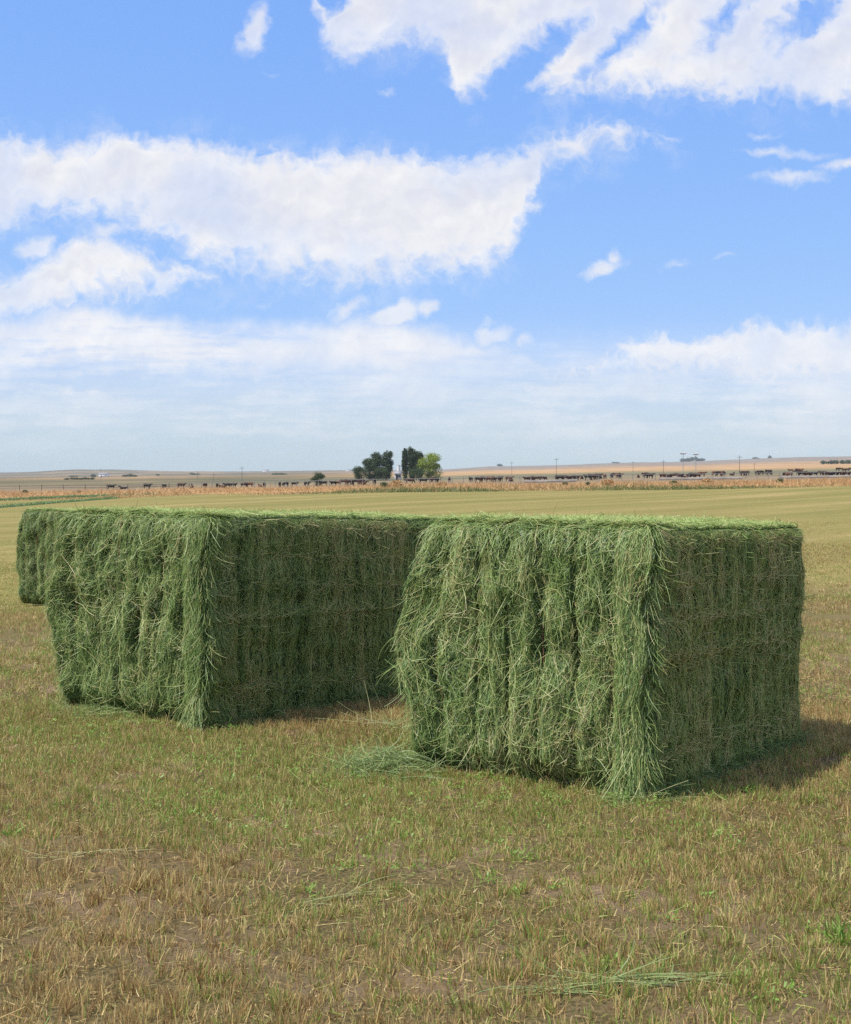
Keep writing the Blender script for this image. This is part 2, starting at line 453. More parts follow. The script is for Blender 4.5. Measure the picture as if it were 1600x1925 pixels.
class Bale:
    def __init__(s, corner, ydir, W, L, H, seed, bulge, dip, fringe):
        s.W, s.L, s.H, s.seed, s.bulge, s.dip, s.fringe = W, L, H, seed, bulge, dip, fringe
        yd = np.array(ydir) / np.hypot(*ydir); xd = np.array([yd[1], -yd[0]])
        c = np.array(corner) - xd * W / 2 + yd * L / 2        # corner = near right bottom corner
        s.loc = (c[0], c[1], gz(c[0], c[1]) - .01); s.rz = math.atan2(xd[1], xd[0])
        s.strings = [-W / 2 + W * f for f in (.13, .265, .405, .545, .69, .85)]
        s.rng = np.random.default_rng(seed)
    # outward displacement of the loose end
    def endd(s, x, z):
        H, W = s.H, s.W
        xs = np.array(s.strings)
        dm = np.min(np.abs(x[..., None] - xs), -1)
        groove = -.056 * np.exp(-(dm / .010) ** 2) * (.25 + 1.2 * vnoise(z * 4, x * 9, s.seed + 4))
        lob = .010 * smooth01(dm / .08)
        rm = 1 - .75 * smooth01((x - W * .30) / .10)
        n = (fbm(x * 4 + s.seed, z * 3.2, s.seed, 3) - .5) * .09 * rm
        n2 = (fbm(x * 16, z * 6 + s.seed, s.seed + 3, 2) - .5) * .080 * rm
        tuck = -.09 * smooth01(1 - z / .16) * (.3 + .7 * rm) * (.5 + fbm(x * 6, x * 0, s.seed + 8, 2))
        right = .03 * smooth01((x - W * .35) / .07)           # hanging corner flake
        top = -.03 * smooth01((z - H * .88) / (.12 * H))
        return groove + lob + n + n2 + tuck + right + top
    def leftd(s, y, z):
        f = smooth01(1 - (y + s.L / 2) / .55)
        p = np.interp(z / s.H, [0, .12, .3, .42, .55, .7, .85, 1], [.50, .48, .55, 1.0, 1.0, .65, .30, .0])
        return s.bulge * p * f + (fbm(y * 6, z * 6, s.seed + 5, 3) - .5) * .05 * (.3 + f)
    def M(s, p):
        p = np.array(p, float); W, L, H = s.W, s.L, s.H
        r = .055
        lo = np.array([-W / 2 + r, -L / 2 + r, r]); hi = np.array([W / 2 - r, L / 2 - r, H - r])
        q = np.clip(p, lo, hi); d = p - q; ln = np.linalg.norm(d, axis=-1, keepdims=True)
        p = q + np.where(ln > 1e-6, d / np.maximum(ln, 1e-6) * np.minimum(ln, r), 0)
        x, y, z = p[..., 0].copy(), p[..., 1].copy(), p[..., 2].copy()
        wy = smooth01(1 - (y + L / 2) / .16); wl = smooth01(1 - (x + W / 2) / .35)
        e = s.endd(x, z); l = s.leftd(y, z)
        z2 = z - s.dip * (z / H) * np.clip((y + L / 2) / L, 0, 1) + (fbm(x * 6, y * 6, s.seed + 2, 3) - .5) * .035 * (z / H) ** 3
        side = smooth01((x - W / 2 + .12) / .12)
        sx = (fbm(y * 3, z * 7, s.seed + 6, 3) - .5) * .035 - .012 * (z < .5 * H) * 1.0
        # flakes along the bale: shallow upright ribs
        fl = np.abs(np.sin(y * 24 + 1.5 * fbm(y * 4, z * 2, s.seed + 12, 2))) ** .5 * .018
        cw = smooth01(1 - (y + L / 2) / .22) * (fbm(z * 4.5, z * 0 + 3, s.seed + 15, 3) - .5) * .11
        x2 = x - wl * l + side * (sx + fl + cw)
        y2 = y - wy * e
        return np.stack([x2, y2, z2], -1)
    def core_face(s, ax, side, n1, n2):
        W, L, H = s.W, s.L, s.H
        a = np.linspace(0, 1, n1); b = np.linspace(0, 1, n2); A, B = np.meshgrid(a, b, indexing='ij')
        if ax == 0: p = np.stack([np.full_like(A, side * W / 2), -L / 2 + A * L, B * H], -1)
        elif ax == 1: p = np.stack([-W / 2 + A * W, np.full_like(A, side * L / 2), B * H], -1)
        else: p = np.stack([-W / 2 + A * W, -L / 2 + B * L, np.full_like(A, H if side > 0 else 0)], -1)
        V = s.M(p.reshape(-1, 3))
        i = (np.arange(n1 - 1)[:, None] * n2 + np.arange(n2 - 1)[None]).ravel()
        Q = np.stack([i, i + n2, i + n2 + 1, i + 1], 1)
        if (ax == 0) == (side < 0) and ax != 2 or (ax == 2 and side < 0) : Q = Q[:, ::-1]
        if ax == 1: Q = Q
        return V, Q
    def build(s, label, dens):
        W, L, H, rng = s.W, s.L, s.H, s.rng
        root = empty('hay_bale', s.loc, s.rz)
        tag(root, label, 'hay bale', 'big square hay bales on the stubble')
        body = Bag(); end = Bag()
        k = 1 if dens > .6 else .5
        for ax, side, n1, n2 in ((0, 1, int(160 * k), int(90 * k)), (0, -1, int(90 * k), int(60 * k)), (1, 1, 40, 40), (2, 1, int(60 * k), int(110 * k)), (2, -1, 6, 8)):
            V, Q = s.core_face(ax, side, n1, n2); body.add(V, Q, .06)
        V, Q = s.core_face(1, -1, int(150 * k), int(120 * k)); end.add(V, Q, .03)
        def tints(n, mu, sd, straw=.03):
            t = np.clip(rng.normal(mu, sd, n), .02, .86)
            return np.where(rng.random(n) < straw, rng.uniform(.86, 1, n), t)
        # ---- stalks pressed along a face: paths drawn on the face, then carried onto the bulging surface
        def surf(bag, face, a, b, ang, L_, W_, off, lift, curl, t, S=4, bounds=None):
            n = len(a); rng_ = rng
            bend = rng_.normal(0, 1, n) * curl; bend2 = rng_.normal(0, .5, n) * curl
            A = np.empty((n, S + 1)); B = np.empty((n, S + 1)); aa, bb, th = a.copy(), b.copy(), ang.copy()
            for k in range(S + 1):
                A[:, k], B[:, k] = aa, bb
                th = th + (bend + bend2 * math.cos(k * 2.1)) / S
                aa = aa + np.cos(th) * L_ / S; bb = bb + np.sin(th) * L_ / S
            if bounds is not None:
                lo, hi = bounds; A = np.clip(A, lo[:, None], hi[:, None])
            if face == 'end':
                P = np.stack([np.clip(A, -W / 2, W / 2), np.full_like(A, -L / 2), np.clip(B, .005, H)], -1); N = np.array([0, -1., .15]); o_ = np.array([0, -1., 0])
            elif face == 'top':
                P = np.stack([np.clip(A, -W / 2, W / 2), np.clip(B, -L / 2, L / 2), np.full_like(A, H)], -1); N = np.array([0, -.2, 1.]); o_ = np.array([0, 0, 1.])
            else:
                sg = 1 if face == 'right' else -1
                P = np.stack([np.full_like(A, sg * W / 2), np.clip(A, -L / 2, L / 2), np.clip(B, .005, H)], -1); N = np.array([sg, 0, .15]); o_ = np.array([sg, 0, 0])
            C = s.M(P.reshape(-1, 3)).reshape(n, S + 1, 3)
            kk = np.linspace(0, 1, S + 1)
            hgt = off[:, None] + lift[:, None] * (np.abs(kk - .3) / .7)[None] ** 1.6
            C = C + hgt[..., None] * o_
            C[..., 2] = np.maximum(C[..., 2], .006)
            V, Q, bi = ribbon_lines(C, np.tile(N, (n, 1)), W_, rng_)
            bag.add(V, Q, np.asarray(t)[bi])
        xs_ = np.array([-W / 2] + s.strings + [W / 2])
        def endstrands(n, Lr, wr, mu, sd, off, lift, straw=.03, hang=.38):
            x = rng.uniform(-W / 2, W / 2, n); z = rng.uniform(.02, H, n)
            j = np.clip(np.searchsorted(xs_, x) - 1, 0, len(xs_) - 2); lo, hi = xs_[j] + .004, xs_[j + 1] - .004
            dm = np.minimum(x - lo, hi - x)
            # matted tufts that lie the same way
            cell = .06
            tx = np.floor(x / cell + 2.2 * vnoise(x * 6, z * 6, s.seed + 40)).astype(np.int64)
            tz = np.floor(z / (cell * 1.3) + 2.2 * vnoise(x * 6 + 7, z * 6, s.seed + 41)).astype(np.int64)
            tr = _h(tx, tz, s.seed + 50); tr2 = _h(tx, tz, s.seed + 51)
            ang = (fbm(x * 5 + 11, z * 3.5, s.seed + 30, 2) - .5) * 4.2 + (tr - .5) * 2.2 + rng.normal(0, .42, n) + np.where(rng.random(n) < .5, 0, math.pi)
            up = np.clip(1 - dm / .03, 0, 1) * .8 + smooth01(1 - z / .3) * .5 + smooth01((-W / 2 + .14 - x) / .14) * .6
            ver = np.where(rng.random(n) < .85, -math.pi / 2, math.pi / 2) + rng.normal(0, .3, n) - .25 * (x < -W / 2 + .14)
            ang = np.where(rng.random(n) < np.maximum(up, hang), ver, ang)
            Ls = np.minimum(rng.gamma(4, Lr / 4, n), Lr * 2.2)
            ext = np.where(rng.random(n) < .24, .06, 0)
            t = tints(n, mu, sd, straw) + (tr2 - .5) * .26 + (fbm(x * 3, z * 3, s.seed + 32, 2) - .5) * .2
            surf(end, 'end', x, z, ang, Ls, rng.uniform(*wr, n), rng.uniform(*off, n), lift * rng.random(n) ** 2, .8, np.clip(t, .02, 1), 5, (lo - ext, hi + ext))
        endstrands(int(32000 * dens), .09, (.0022, .0036), .18, .12, (-.006, .008), .01)  # deep layers tinted darker, outer ones paler: hollow shade and sunlit stems as colour
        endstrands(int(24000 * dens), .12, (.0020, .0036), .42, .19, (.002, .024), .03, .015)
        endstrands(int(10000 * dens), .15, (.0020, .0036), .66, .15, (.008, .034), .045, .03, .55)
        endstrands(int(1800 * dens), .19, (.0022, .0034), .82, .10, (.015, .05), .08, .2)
        # ---- corner flake hanging at the near edge
        def drape(n, x0, x1, mu, sd, z0, ln, off, straw):
            x = rng.uniform(x0, x1, n); z = rng.uniform(z0, H, n)
            w = (fbm(x * 9, z * 3.5, s.seed + 60, 2) - .5) * 1.3
            ang = -math.pi / 2 + w + rng.normal(0, .14, n)
            surf(end, 'end', x, z, ang, np.minimum(rng.gamma(5, ln / 5, n), ln * 2), rng.uniform(.0022, .0038, n), rng.uniform(*off, n), .03 * rng.random(n) ** 2, .35,
                 np.clip(tints(n, mu, sd, straw) + (fbm(x * 30, z * 3, s.seed + 61, 2) - .5) * .3, .02, 1), 5, (np.full(n, x0 - .03), W / 2 - .025 * rng.random(n)))
        drape(int(7000 * dens), W / 2 - .15, W / 2, .34, .15, .03, .16, (.0, .02), .03)
        drape(int(5000 * dens), W / 2 - .14, W / 2, .62, .15, .03, .17, (.012, .04), .07)
        for sx in s.strings[:-1]:
            drape(int(260 * dens), sx + .012, sx + .04, .60, .14, .2, .14, (.01, .03), .1)
        # stalks wrapping the near corner onto the cut side, and along its top edge
        for k_, (n, mu) in enumerate(((int(4200 * dens), .46), (int(1500 * dens), .64))):
            y = -L / 2 + np.abs(rng.normal(0, .055, n)); z = rng.uniform(.03, H, n)
            surf(end, 'right', y, z, -math.pi / 2 + rng.normal(0, .16, n) + (fbm(z * 4, y * 0, s.seed + 63, 2) - .5) * .9, np.minimum(rng.gamma(5, .026, n), .25), rng.uniform(.0022, .0036, n), rng.uniform(-.004, .012 + .008 * k_, n), .02 * rng.random(n) ** 2, .35,
                 np.clip(tints(n, mu, .16, .12), .02, 1), 5)
        n = int(2200 * dens); y = rng.uniform(-L / 2, L / 2, n); P = s.M(np.stack([np.full(n, W / 2), y, np.full(n, H - .005)], 1)); P[:, 0] -= rng.uniform(-.006, .03, n); P[:, 2] += rng.uniform(-.035, .008, n)
        body.rib(P, np.stack([.15 + .3 * rng.random(n), rng.normal(0, .8, n), rng.normal(-.3, .4, n)], 1), np.tile([.8, -.2, .6], (n, 1)), np.minimum(rng.gamma(4, .014, n), .12), rng.uniform(.002, .0036, n), tints(n, .56, .16, .06), droop=1.6, curl=.6, S=4, rng=rng)
        n = int(1300 * dens); z = rng.uniform(.1, H * .98, n)
        P = s.M(np.stack([np.full(n, W / 2 - .02), np.full(n, -L / 2 + .01), z], 1)); P[:, 0] += rng.uniform(-.05, .035, n); P[:, 1] += rng.uniform(-.035, .03, n)
        end.rib(P, np.stack([rng.normal(.0, .30, n), rng.normal(-.02, .2, n), -np.ones(n)], 1), np.tile([.5, -1., .1], (n, 1)), np.minimum(rng.gamma(4, .024, n), .2), rng.uniform(.0022, .0036, n), tints(n, .54, .2, .06), droop=.25, curl=.9, S=5, rng=rng, floor=.006)
        # stalks splaying out at the foot of the corner
        n = int(420 * dens); x = rng.uniform(W / 2 - .17, W / 2 + .01, n); z = rng.uniform(.03, .32, n)
        P = s.M(np.stack([x, np.full(n, -L / 2), z], 1)); P[:, 1] -= rng.uniform(0, .03, n)
        end.rib(P, np.stack([rng.normal(-.05, .22, n), -.12 - .25 * rng.random(n), -np.ones(n)], 1), np.tile([.2, -1., .1], (n, 1)), rng.gamma(5, .03, n), .003, tints(n, .66, .15, .15), droop=.2, curl=.35, S=5, rng=rng, floor=.006)
        # the top layer hangs over the end
        n = int(2600 * dens); x = rng.uniform(-W / 2, W / 2, n); P = s.M(np.stack([x, np.full(n, -L / 2) + rng.uniform(0, .05, n), np.full(n, H)], 1)); P[:, 2] += rng.uniform(-.03, .012, n)
        end.rib(P, np.stack([rng.normal(0, .5, n), -.5 - .4 * rng.random(n), rng.normal(-.1, .3, n)], 1), np.tile([0, -1., .4], (n, 1)), np.minimum(rng.gamma(4, .026, n), .2), rng.uniform(.002, .0036, n), tints(n, .60, .16, .06), droop=1.6, curl=.7, S=5, rng=rng)
        # stalks standing clear of the end
        n = int(1100 * dens); x = rng.uniform(-W / 2, W / 2, n); z = rng.uniform(.1, H * .88, n)
        P = s.M(np.stack([x, np.full(n, -L / 2), z], 1))
        end.rib(P, np.stack([rng.normal(0, .8, n), -.10 - .25 * rng.random(n), rng.normal(-.35, .6, n)], 1), np.tile([0, -1., .2], (n, 1)), np.minimum(rng.gamma(4, .03, n), .22), .003, tints(n, .74, .12, .2), droop=.6, curl=.7, S=5, rng=rng, floor=.01)
        # ---- fringe at the left edge
        n = int(s.fringe * dens)
        z = rng.uniform(.08, H * .97, n) ; y = -L / 2 + np.abs(rng.normal(0, .10, n))
        P = s.M(np.stack([np.full(n, -W / 2), y, z], 1)); P[:, 0] += rng.uniform(-.01, .09, n); P[:, 1] -= rng.uniform(0, .03, n)
        T = np.stack([-.16 + rng.normal(0, .16, n), -.06 + rng.normal(0, .16, n), -1. + rng.normal(0, .2, n)], 1)
        end.rib(P, T, np.tile([-.6, -.8, .2], (n, 1)), np.minimum(rng.gamma(5, .026, n), .22), rng.uniform(.0024, .0042, n), tints(n, .55, .16, .05), droop=.5, curl=.5, S=5, rng=rng, floor=.01)
        # ---- top: tangle, sunlight put into its paler stalk tint
        def top(n, Lr, mu, off, lift, straw=.04):
            x = rng.uniform(-W / 2, W / 2, n); y = rng.uniform(-L / 2, L / 2, n)
            e = rng.random(n) < .25; y = np.where(e, np.minimum(-L / 2 + np.abs(rng.normal(0, .06, n)), L / 2), y)
            surf(body, 'top', x, y, rng.uniform(0, 2 * math.pi, n), np.minimum(rng.gamma(4, Lr / 4, n), Lr * 2), rng.uniform(.0022, .0038, n), rng.uniform(*off, n), lift * rng.random(n) ** 2, .8,
                 tints(n, mu, .15, straw), 4)
        top(int(15000 * dens), .10, .55, (-.004, .008), .01); top(int(14000 * dens), .10, .78, (.004, .025), .03)
        # short fuzz along the top edges
        n = int(3800 * dens); x = rng.uniform(-W / 2, W / 2, n); y = np.where(rng.random(n) < .6, -L / 2 + np.abs(rng.normal(0, .05, n)), rng.uniform(-L / 2, L / 2, n))
        P = s.M(np.stack([x, y, np.full(n, H)], 1)); P[:, 2] += .005
        body.rib(P, rng.normal(0, 1, (n, 3)) * [1, 1, .4] + [0, 0, .35], np.tile([0, -.5, .8], (n, 1)), np.minimum(rng.gamma(3, .014, n), .09), rng.uniform(.002, .0036, n), tints(n, .66, .14, .08), droop=.9, curl=.7, S=4, rng=rng)
        # ---- cut sides: short upright stalks pressed flat, tousled bands across
        bands = [(.955, .025), (.80, .018), (.655, .020), (.515, .030), (.16, .03)]
        def side(n, sg, mu, sd, ln, off, lift, tf, straw=.03):
            y = rng.uniform(-L / 2, L / 2, n); z = rng.uniform(.0, H, n)
            zb = z / H + (fbm(y * 2.5, y * 0, s.seed + 71, 3) - .5) * .05
            bw = np.zeros(n)
            for c, w in bands: bw = np.maximum(bw, np.exp(-((zb - c) / w) ** 2))
            tous = rng.random(n) < tf + .7 * bw
            ang = np.where(tous, rng.uniform(-.9, .9, n) + np.where(rng.random(n) < .5, 0, math.pi), np.where(rng.random(n) < .5, 1, -1) * math.pi / 2 + rng.normal(0, .13, n) + (fbm(y * 4, z * 4, s.seed + 72, 2) - .5) * .5)
            flake = fbm(y * 16, z * .8, s.seed + 73, 2); patch = fbm(y * 2.2, z * 2.6, s.seed + 74, 3); slit = fbm(y * 45, z * 5, s.seed + 75, 2)
            t = tints(n, mu, sd, straw) + (flake - .5) * .38 + (patch - .5) * .22 + .10 * bw - .35 * (slit < .33)
            surf(body, 'right' if sg > 0 else 'left', y, z, ang, np.where(tous, ln * .9, ln) * np.clip(rng.gamma(5, .2, n), .2, 2), rng.uniform(.0020, .0036, n), rng.uniform(*off, n) + .008 * bw,
                 lift * rng.random(n) ** 2 * (1 + 2 * tous), .45, np.clip(t, .02, 1), 3)
        side(int(34000 * dens), 1, .50, .15, .075, (-.006, .004), .004, .06, .015)
        side(int(22000 * dens), 1, .76, .15, .075, (.002, .010), .008, .08, .02)
        side(int(2200 * dens), 1, .80, .10, .08, (.006, .018), .03, .45, .06)
        side(int(9000 * dens), -1, .42, .16, .09, (-.004, .008), .01, .1)
        # a few long stalks poking out of the side
        n = int(110 * dens); y = rng.uniform(-L / 2, L / 2, n); z = rng.uniform(.05, H * .85, n)
        P = s.M(np.stack([np.full(n, W / 2), y, z], 1))
        body.rib(P, np.stack([.15 + .3 * rng.random(n), rng.normal(0, .6, n), rng.normal(-.4, .5, n)], 1), np.tile([1., 0, .2], (n, 1)), np.minimum(rng.gamma(3, .018, n), .10), .003, tints(n, .6, .15, .15), droop=.8, curl=.6, S=4, rng=rng)
        # hay spread on the ground at the foot of the side
        n = int(2600 * dens); y = rng.uniform(-L / 2, L / 2, n)
        P = np.stack([W / 2 + np.abs(rng.normal(0, .05, n)) - .02, y, rng.uniform(.005, .07, n)], 1)
        body.rib(P, rng.normal(0, 1, (n, 3)) * [1, 1, .35], np.tile([.3, -.3, 1.], (n, 1)), rng.gamma(4, .025, n), .003, tints(n, .42, .15, .05), droop=.8, curl=.5, S=4, rng=rng, floor=.008)
        # back end, sparse
        n = int(5000 * dens); x = rng.uniform(-W / 2 + .05, W / 2 - .06, n); z = rng.uniform(.02, H * .9, n)
        P = s.M(np.stack([x, np.full(n, L / 2), z], 1)); a = rng.uniform(0, 6.28, n)
        body.rib(P, np.stack([np.cos(a), .2 * rng.random(n), np.sin(a) - .3], 1), np.tile([0, 1., .2], (n, 1)), np.minimum(rng.gamma(4, .02, n), .12), .0034, tints(n, .45, .16), droop=.5, curl=.5, S=4, rng=rng, floor=.01)
        bo = link('hay_body', body.mesh('hay_body'), M_hay, root)
        eo = link('end_flake', end.mesh('end_flake'), M_hay, root)
        eo['label'] = 'frayed loose stalks bulging between the strings'
        # twine loops
        for sx in s.strings:
            pts = []
            zz = np.linspace(.05, H, 30); yy = np.linspace(-L / 2, L / 2, 24)
            f = s.M(np.stack([np.full(30, sx), np.full(30, -L / 2), zz], 1)); f[:, 1] = np.convolve(np.pad(f[:, 1], 5, 'edge'), np.ones(11) / 11, 'valid') - .044 - .010 * np.sin(zz * 9 + sx * 20); f[:, 0] += .004 * np.sin(zz * 14 + sx * 9)
            t = s.M(np.stack([np.full(24, sx), yy, np.full(24, H)], 1))[1:]; t[:, 2] += .004
            b = s.M(np.stack([np.full(20, sx), np.full(20, L / 2), np.linspace(H, .03, 20)], 1))[1:]; b[:, 1] += .006
            pts = np.vstack([f, t, b])
            tw = Bag(); tw.tube(pts, .0030, 4)
            link('twine', tw.mesh('twine', True), M_twine, root)
        return root

B1 = Bale((1.03, 6.72), (.57, .82), 1.27, 1.84, 1.245, 3, .15, .050, 2600)
B1.build('nearest green hay bale, its left edge bulging beside a spilled pile of hay', 1.0)
B2 = Bale((-1.235, 8.60), (.61, .79), 1.31, 2.30, 1.245, 14, .135, .070, 1800)
B2.build('middle green hay bale, its dark long side running behind the nearest bale', .85)
B3 = Bale((-4.32, 18.9), (.60, .80), 1.28, 2.3, 1.25, 27, .06, .05, 900)
B3.build('farthest hay bale, only its left end showing past the middle bale', .30)

# ------------------------------------------------------------------ loose hay
def hay_heap(u, v, rx, ry, h, n, label, ln=.15, rot=0.0, tint=.52, name='loose_hay', cat='loose hay'):
    X, Y, Z = ground_at(u, v); rng = np.random.default_rng(int(u * 7 + v))
    root_loc = (X, Y, Z)
    r = rng.random(n) ** .75 * 1.15; a = rng.uniform(0, 2 * math.pi, n)
    lx, ly = r * np.cos(a) * rx, r * np.sin(a) * ry
    px = lx * math.cos(rot) - ly * math.sin(rot); py = lx * math.sin(rot) + ly * math.cos(rot)
    pz = terrain(px + X, py + Y) - Z + .008 + h * np.clip(1 - r ** 1.5, 0, 1) * rng.random(n)
    d = rng.uniform(0, 2 * math.pi, n)
    if rx > 3 * ry: d = rot + rng.normal(0, .16, n) + np.where(rng.random(n) < .5, 0, math.pi)
    g = Bag()
    t = np.clip(rng.normal(tint, .14, n), .1, 1)
    g.rib(np.stack([px, py, pz], 1), np.stack([np.cos(d), np.sin(d), rng.normal(.12, .2, n)], 1), np.tile([0, -.3, 1.], (n, 1)),
          rng.gamma(5, ln / 5, n), rng.uniform(.0024, .0042, n), t, droop=.5, curl=.5, S=5, rng=rng, floor=.004)
    o = link(name, g.mesh(name), M_loose, None, root_loc)
    return tag(o, label, cat)
hay_heap(722, 1452, .30, .30, .11, 1500, 'spilled pile of pale green hay on the ground left of the nearest bale')
hay_heap(1150, 1862, .26, .045, .018, 120, 'long wisp of pale green hay lying on the stubble in the right foreground', .17, .25, .62, 'hay_wisp', 'hay wisp')
hay_heap(610, 1705, .26, .02, .015, 22, 'thin curved straw stalks lying on the stubble in the centre foreground', .26, .75, .84, 'hay_wisp', 'hay wisp')
hay_heap(150, 1616, .14, .012, .012, 14, 'short dry straw wisp on the stubble at the far left foreground', .17, .35, .90, 'hay_wisp', 'hay wisp')
hay_heap(1200, 1505, .16, .10, .03, 420, 'scatter of green stalks at the foot of the nearest bale corner', .13, .2, .6)
hay_heap(185, 1345, .42, .16, .05, 900, 'fallen green hay along the foot of the middle bale end', .13, -.6, .55)
hay_heap(740, 1375, .14, .05, .04, 130, 'few long stalks lying between the two nearest bales', .25, -.5, .72)
def wild_stalks(u, v, n, label, seed, hgt):
    X, Y, Z = ground_at(u, v); rng = np.random.default_rng(seed); g = Bag()
    P = np.stack([rng.normal(0, .02, n), rng.normal(0, .02, n), np.zeros(n)], 1)
    g.rib(P, np.stack([rng.normal(0, .35, n), rng.normal(0, .3, n), np.ones(n)], 1), np.tile([0, -1., .2], (n, 1)), rng.uniform(.5, 1, n) * hgt, .006, rng.uniform(.8, 1, n), droop=.5, curl=.5, S=4, rng=rng)
    o = link('weed', g.mesh('weed'), M_stub, None, (X, Y, Z)); return tag(o, label, 'weed')
wild_stalks(1590, 1780, 34, 'bright green weed in the stubble at the right edge of the foreground', 5, .10)
wild_stalks(20, 1578, 26, 'bright green weed in the stubble at the left edge', 6, .07)

# ------------------------------------------------------------------ windrows of cut hay, far left
def windrow(pix, hw, h, label):
    pts = np.array([ground_at(u, v, 30) for u, v in pix]); rng = np.random.default_rng(int(pix[0][1]))
    t = np.linspace(0, 1, 160); tt = np.linspace(0, 1, len(pts))
    C = np.stack([np.interp(t, tt, pts[:, i]) for i in range(2)], 1)
    d = nrm(np.gradient(C, axis=0)); nn = np.stack([-d[:, 1], d[:, 0]], 1)
    s = np.linspace(-1, 1, 11); hh = h * (1 - s ** 2) ** .7
    X = C[:, None] + nn[:, None] * (s * hw)[None, :, None]
    Z = terrain(X[..., 0], X[..., 1]) - .02 + hh[None] * (.7 + .6 * fbm(X[..., 0] * .8, X[..., 1] * .8, 55, 3))
    V = np.concatenate([X, Z[..., None]], -1).reshape(-1, 3)
    i = (np.arange(159)[:, None] * 11 + np.arange(10)[None]).ravel()
    g = Bag(); g.add(V, np.stack([i, i + 1, i + 12, i + 11], 1), .25)
    n = 6000; k = rng.integers(0, len(V), n)
    P = V[k] + rng.normal(0, .12, (n, 3)) * [1, 1, .2]
    g.rib(P, rng.normal(0, 1, (n, 3)) + [0, 0, .3], np.tile([0, -.6, 1.], (n, 1)), rng.uniform(.08, .2, n), .03, np.clip(rng.normal(.38, .12, n), .05, .8), droop=.6, curl=.4, S=2, rng=rng)
    c = pts[len(pts) // 2]
    g.V = [v - np.array([c[0], c[1], 0]) for v in g.V]
    o = link('windrow', g.mesh('windrow'), M_hay, None, (c[0], c[1], 0))
    return tag(o, label, 'windrow', 'windrows of cut hay')
windrow([(-260, 976), (0, 954), (110, 945), (215, 937)], .5, .13, 'nearer dark green windrow of cut hay at the far left of the field')
windrow([(-260, 952), (0, 941), (150, 935), (290, 930.5)], .8, .20, 'farther dark green windrow of cut hay along the left field edge')

# ------------------------------------------------------------------ dry grass margin beyond the field
def dry_margin():
    g = Bag(); rng = np.random.default_rng(77)
    n = 95000
    u = rng.uniform(-700, 2300, n); th = np.arctan((u - 800) / F)
    D = 129 + 160 * rng.random(n) ** 1.5
    D = np.where(rng.random(n) < .16, 127 + 7 * rng.random(n), D)
    x = np.tan(th) * D; y = D
    c = fbm(x * .11, y * .07, 61, 3)
    k = (c + rng.normal(0, .08, n) > .42); x, y, c, D = x[k], y[k], c[k], D[k]; n = len(x)
    gr = fbm(x * .05 + 40, y * .02, 66, 3)
    edge = np.clip(1 - (D - 127) / 9, 0, 1)
    isg = rng.random(n) < np.clip((gr - .46) * 6, 0, .9) * np.clip(edge * 1.6, 0.02, 1)
    t = np.where(isg, rng.uniform(.85, 1.0, n), rng.uniform(.28, .72, n))
    P = np.stack([x, y, terrain(x, y) - .02], 1)
    h = (.18 + .75 * np.clip((c - .40) * 3.2, 0, 1)) * rng.uniform(.5, 1.1, n)
    h = np.where(edge > .3, h * .6, h)
    g.rib(P, np.stack([rng.normal(0, .45, n), rng.normal(0, .45, n), np.ones(n)], 1), np.tile([0, -1., .3], (n, 1)), h * .95, rng.uniform(.03, .065, n), t, droop=.7, curl=.5, S=2, rng=rng)
    o = link('dry_grass', g.mesh('dry_grass'), M_dry)
    tag(o, 'band of dry orange tan grass along the far edge of the field', 'dry grass', kind='stuff')
dry_margin()

def bush(u, v, wpx, hpx, mat, label, seed, dmin=130, name='shrub', cat='shrub', group='shrubs in the dry grass'):
    X, Y, Z = ground_at(u, v, dmin); rng = np.random.default_rng(seed)
    w = wpx / F * Y; h = hpx / F * Y; n = 900
    root = empty(name, (X, Y, Z)); tag(root, label, cat, group)
    a = rng.normal(0, 1, (n, 3)); a = nrm(a) * (rng.random(n) ** .4)[:, None]
    bump = 1 + .5 * (fbm(a[:, 0] * 2.5 + seed, a[:, 2] * 2.5, seed, 3) - .5)
    P = a * bump[:, None] * [w / 2, w / 2, h * .5]; P[:, 2] += h * .5
    P[:, 2] = np.maximum(P[:, 2], .02)
    g = Bag(); sz = max(w, h)
    g.rib(P, rng.normal(0, 1, (n, 3)) + a, a + [0, -.3, .3], sz * rng.uniform(.06, .16, n), sz * rng.uniform(.04, .08, n), rng.uniform(0, 1, n) * (.75 if mat is M_dry else 1), curl=.4, S=2, rng=rng)
    link('foliage', g.mesh('foliage'), mat, root)
    st = Bag()
    for i in range(6):
        q = rng.normal(0, 1, 2) * w * .16
        st.tube([(0, 0, -.02), (q[0] * .5, q[1] * .5, h * .3), (q[0], q[1], h * .65)], [sz * .03, sz * .02, sz * .008], 4)
    link('stem', st.mesh('stem', True), M_bark, root)
bush(745, 919, 28, 15, M_dry, 'rounded tan dry shrub below the gap in the tree grove', 1)
bush(722, 919, 15, 13, M_leafmid, 'small grey green shrub just left of the rounded tan shrub', 2)
bush(1062, 914, 11, 8, M_leafmid, 'small dark green shrub in front of the middle of the feedlot fence', 3)
bush(1105, 913, 10, 7, M_leafmid, 'smaller dark green shrub right of the first one before the fence', 4)
bush(1142, 913, 24, 12, M_dry, 'broad orange tan dry shrub in the grass left of the light poles', 5)
bush(1266, 911, 16, 7, M_leafmid, 'low olive shrub in the dry grass below the two light poles', 6)
bush(1466, 909, 14, 9, M_leafmid, 'olive shrub in the dry grass near the right end of the bunk', 7)
bush(47, 929, 11, 8, M_leafdark, 'dark low shrub in the dry grass at the far left', 8)
bush(148, 928, 9, 6, M_leafdark, 'small dark shrub in the dry grass above the windrows', 9)
bush(1330, 909, 22, 9, M_dry, 'tan dry shrub in the grass just right of the light poles', 10)
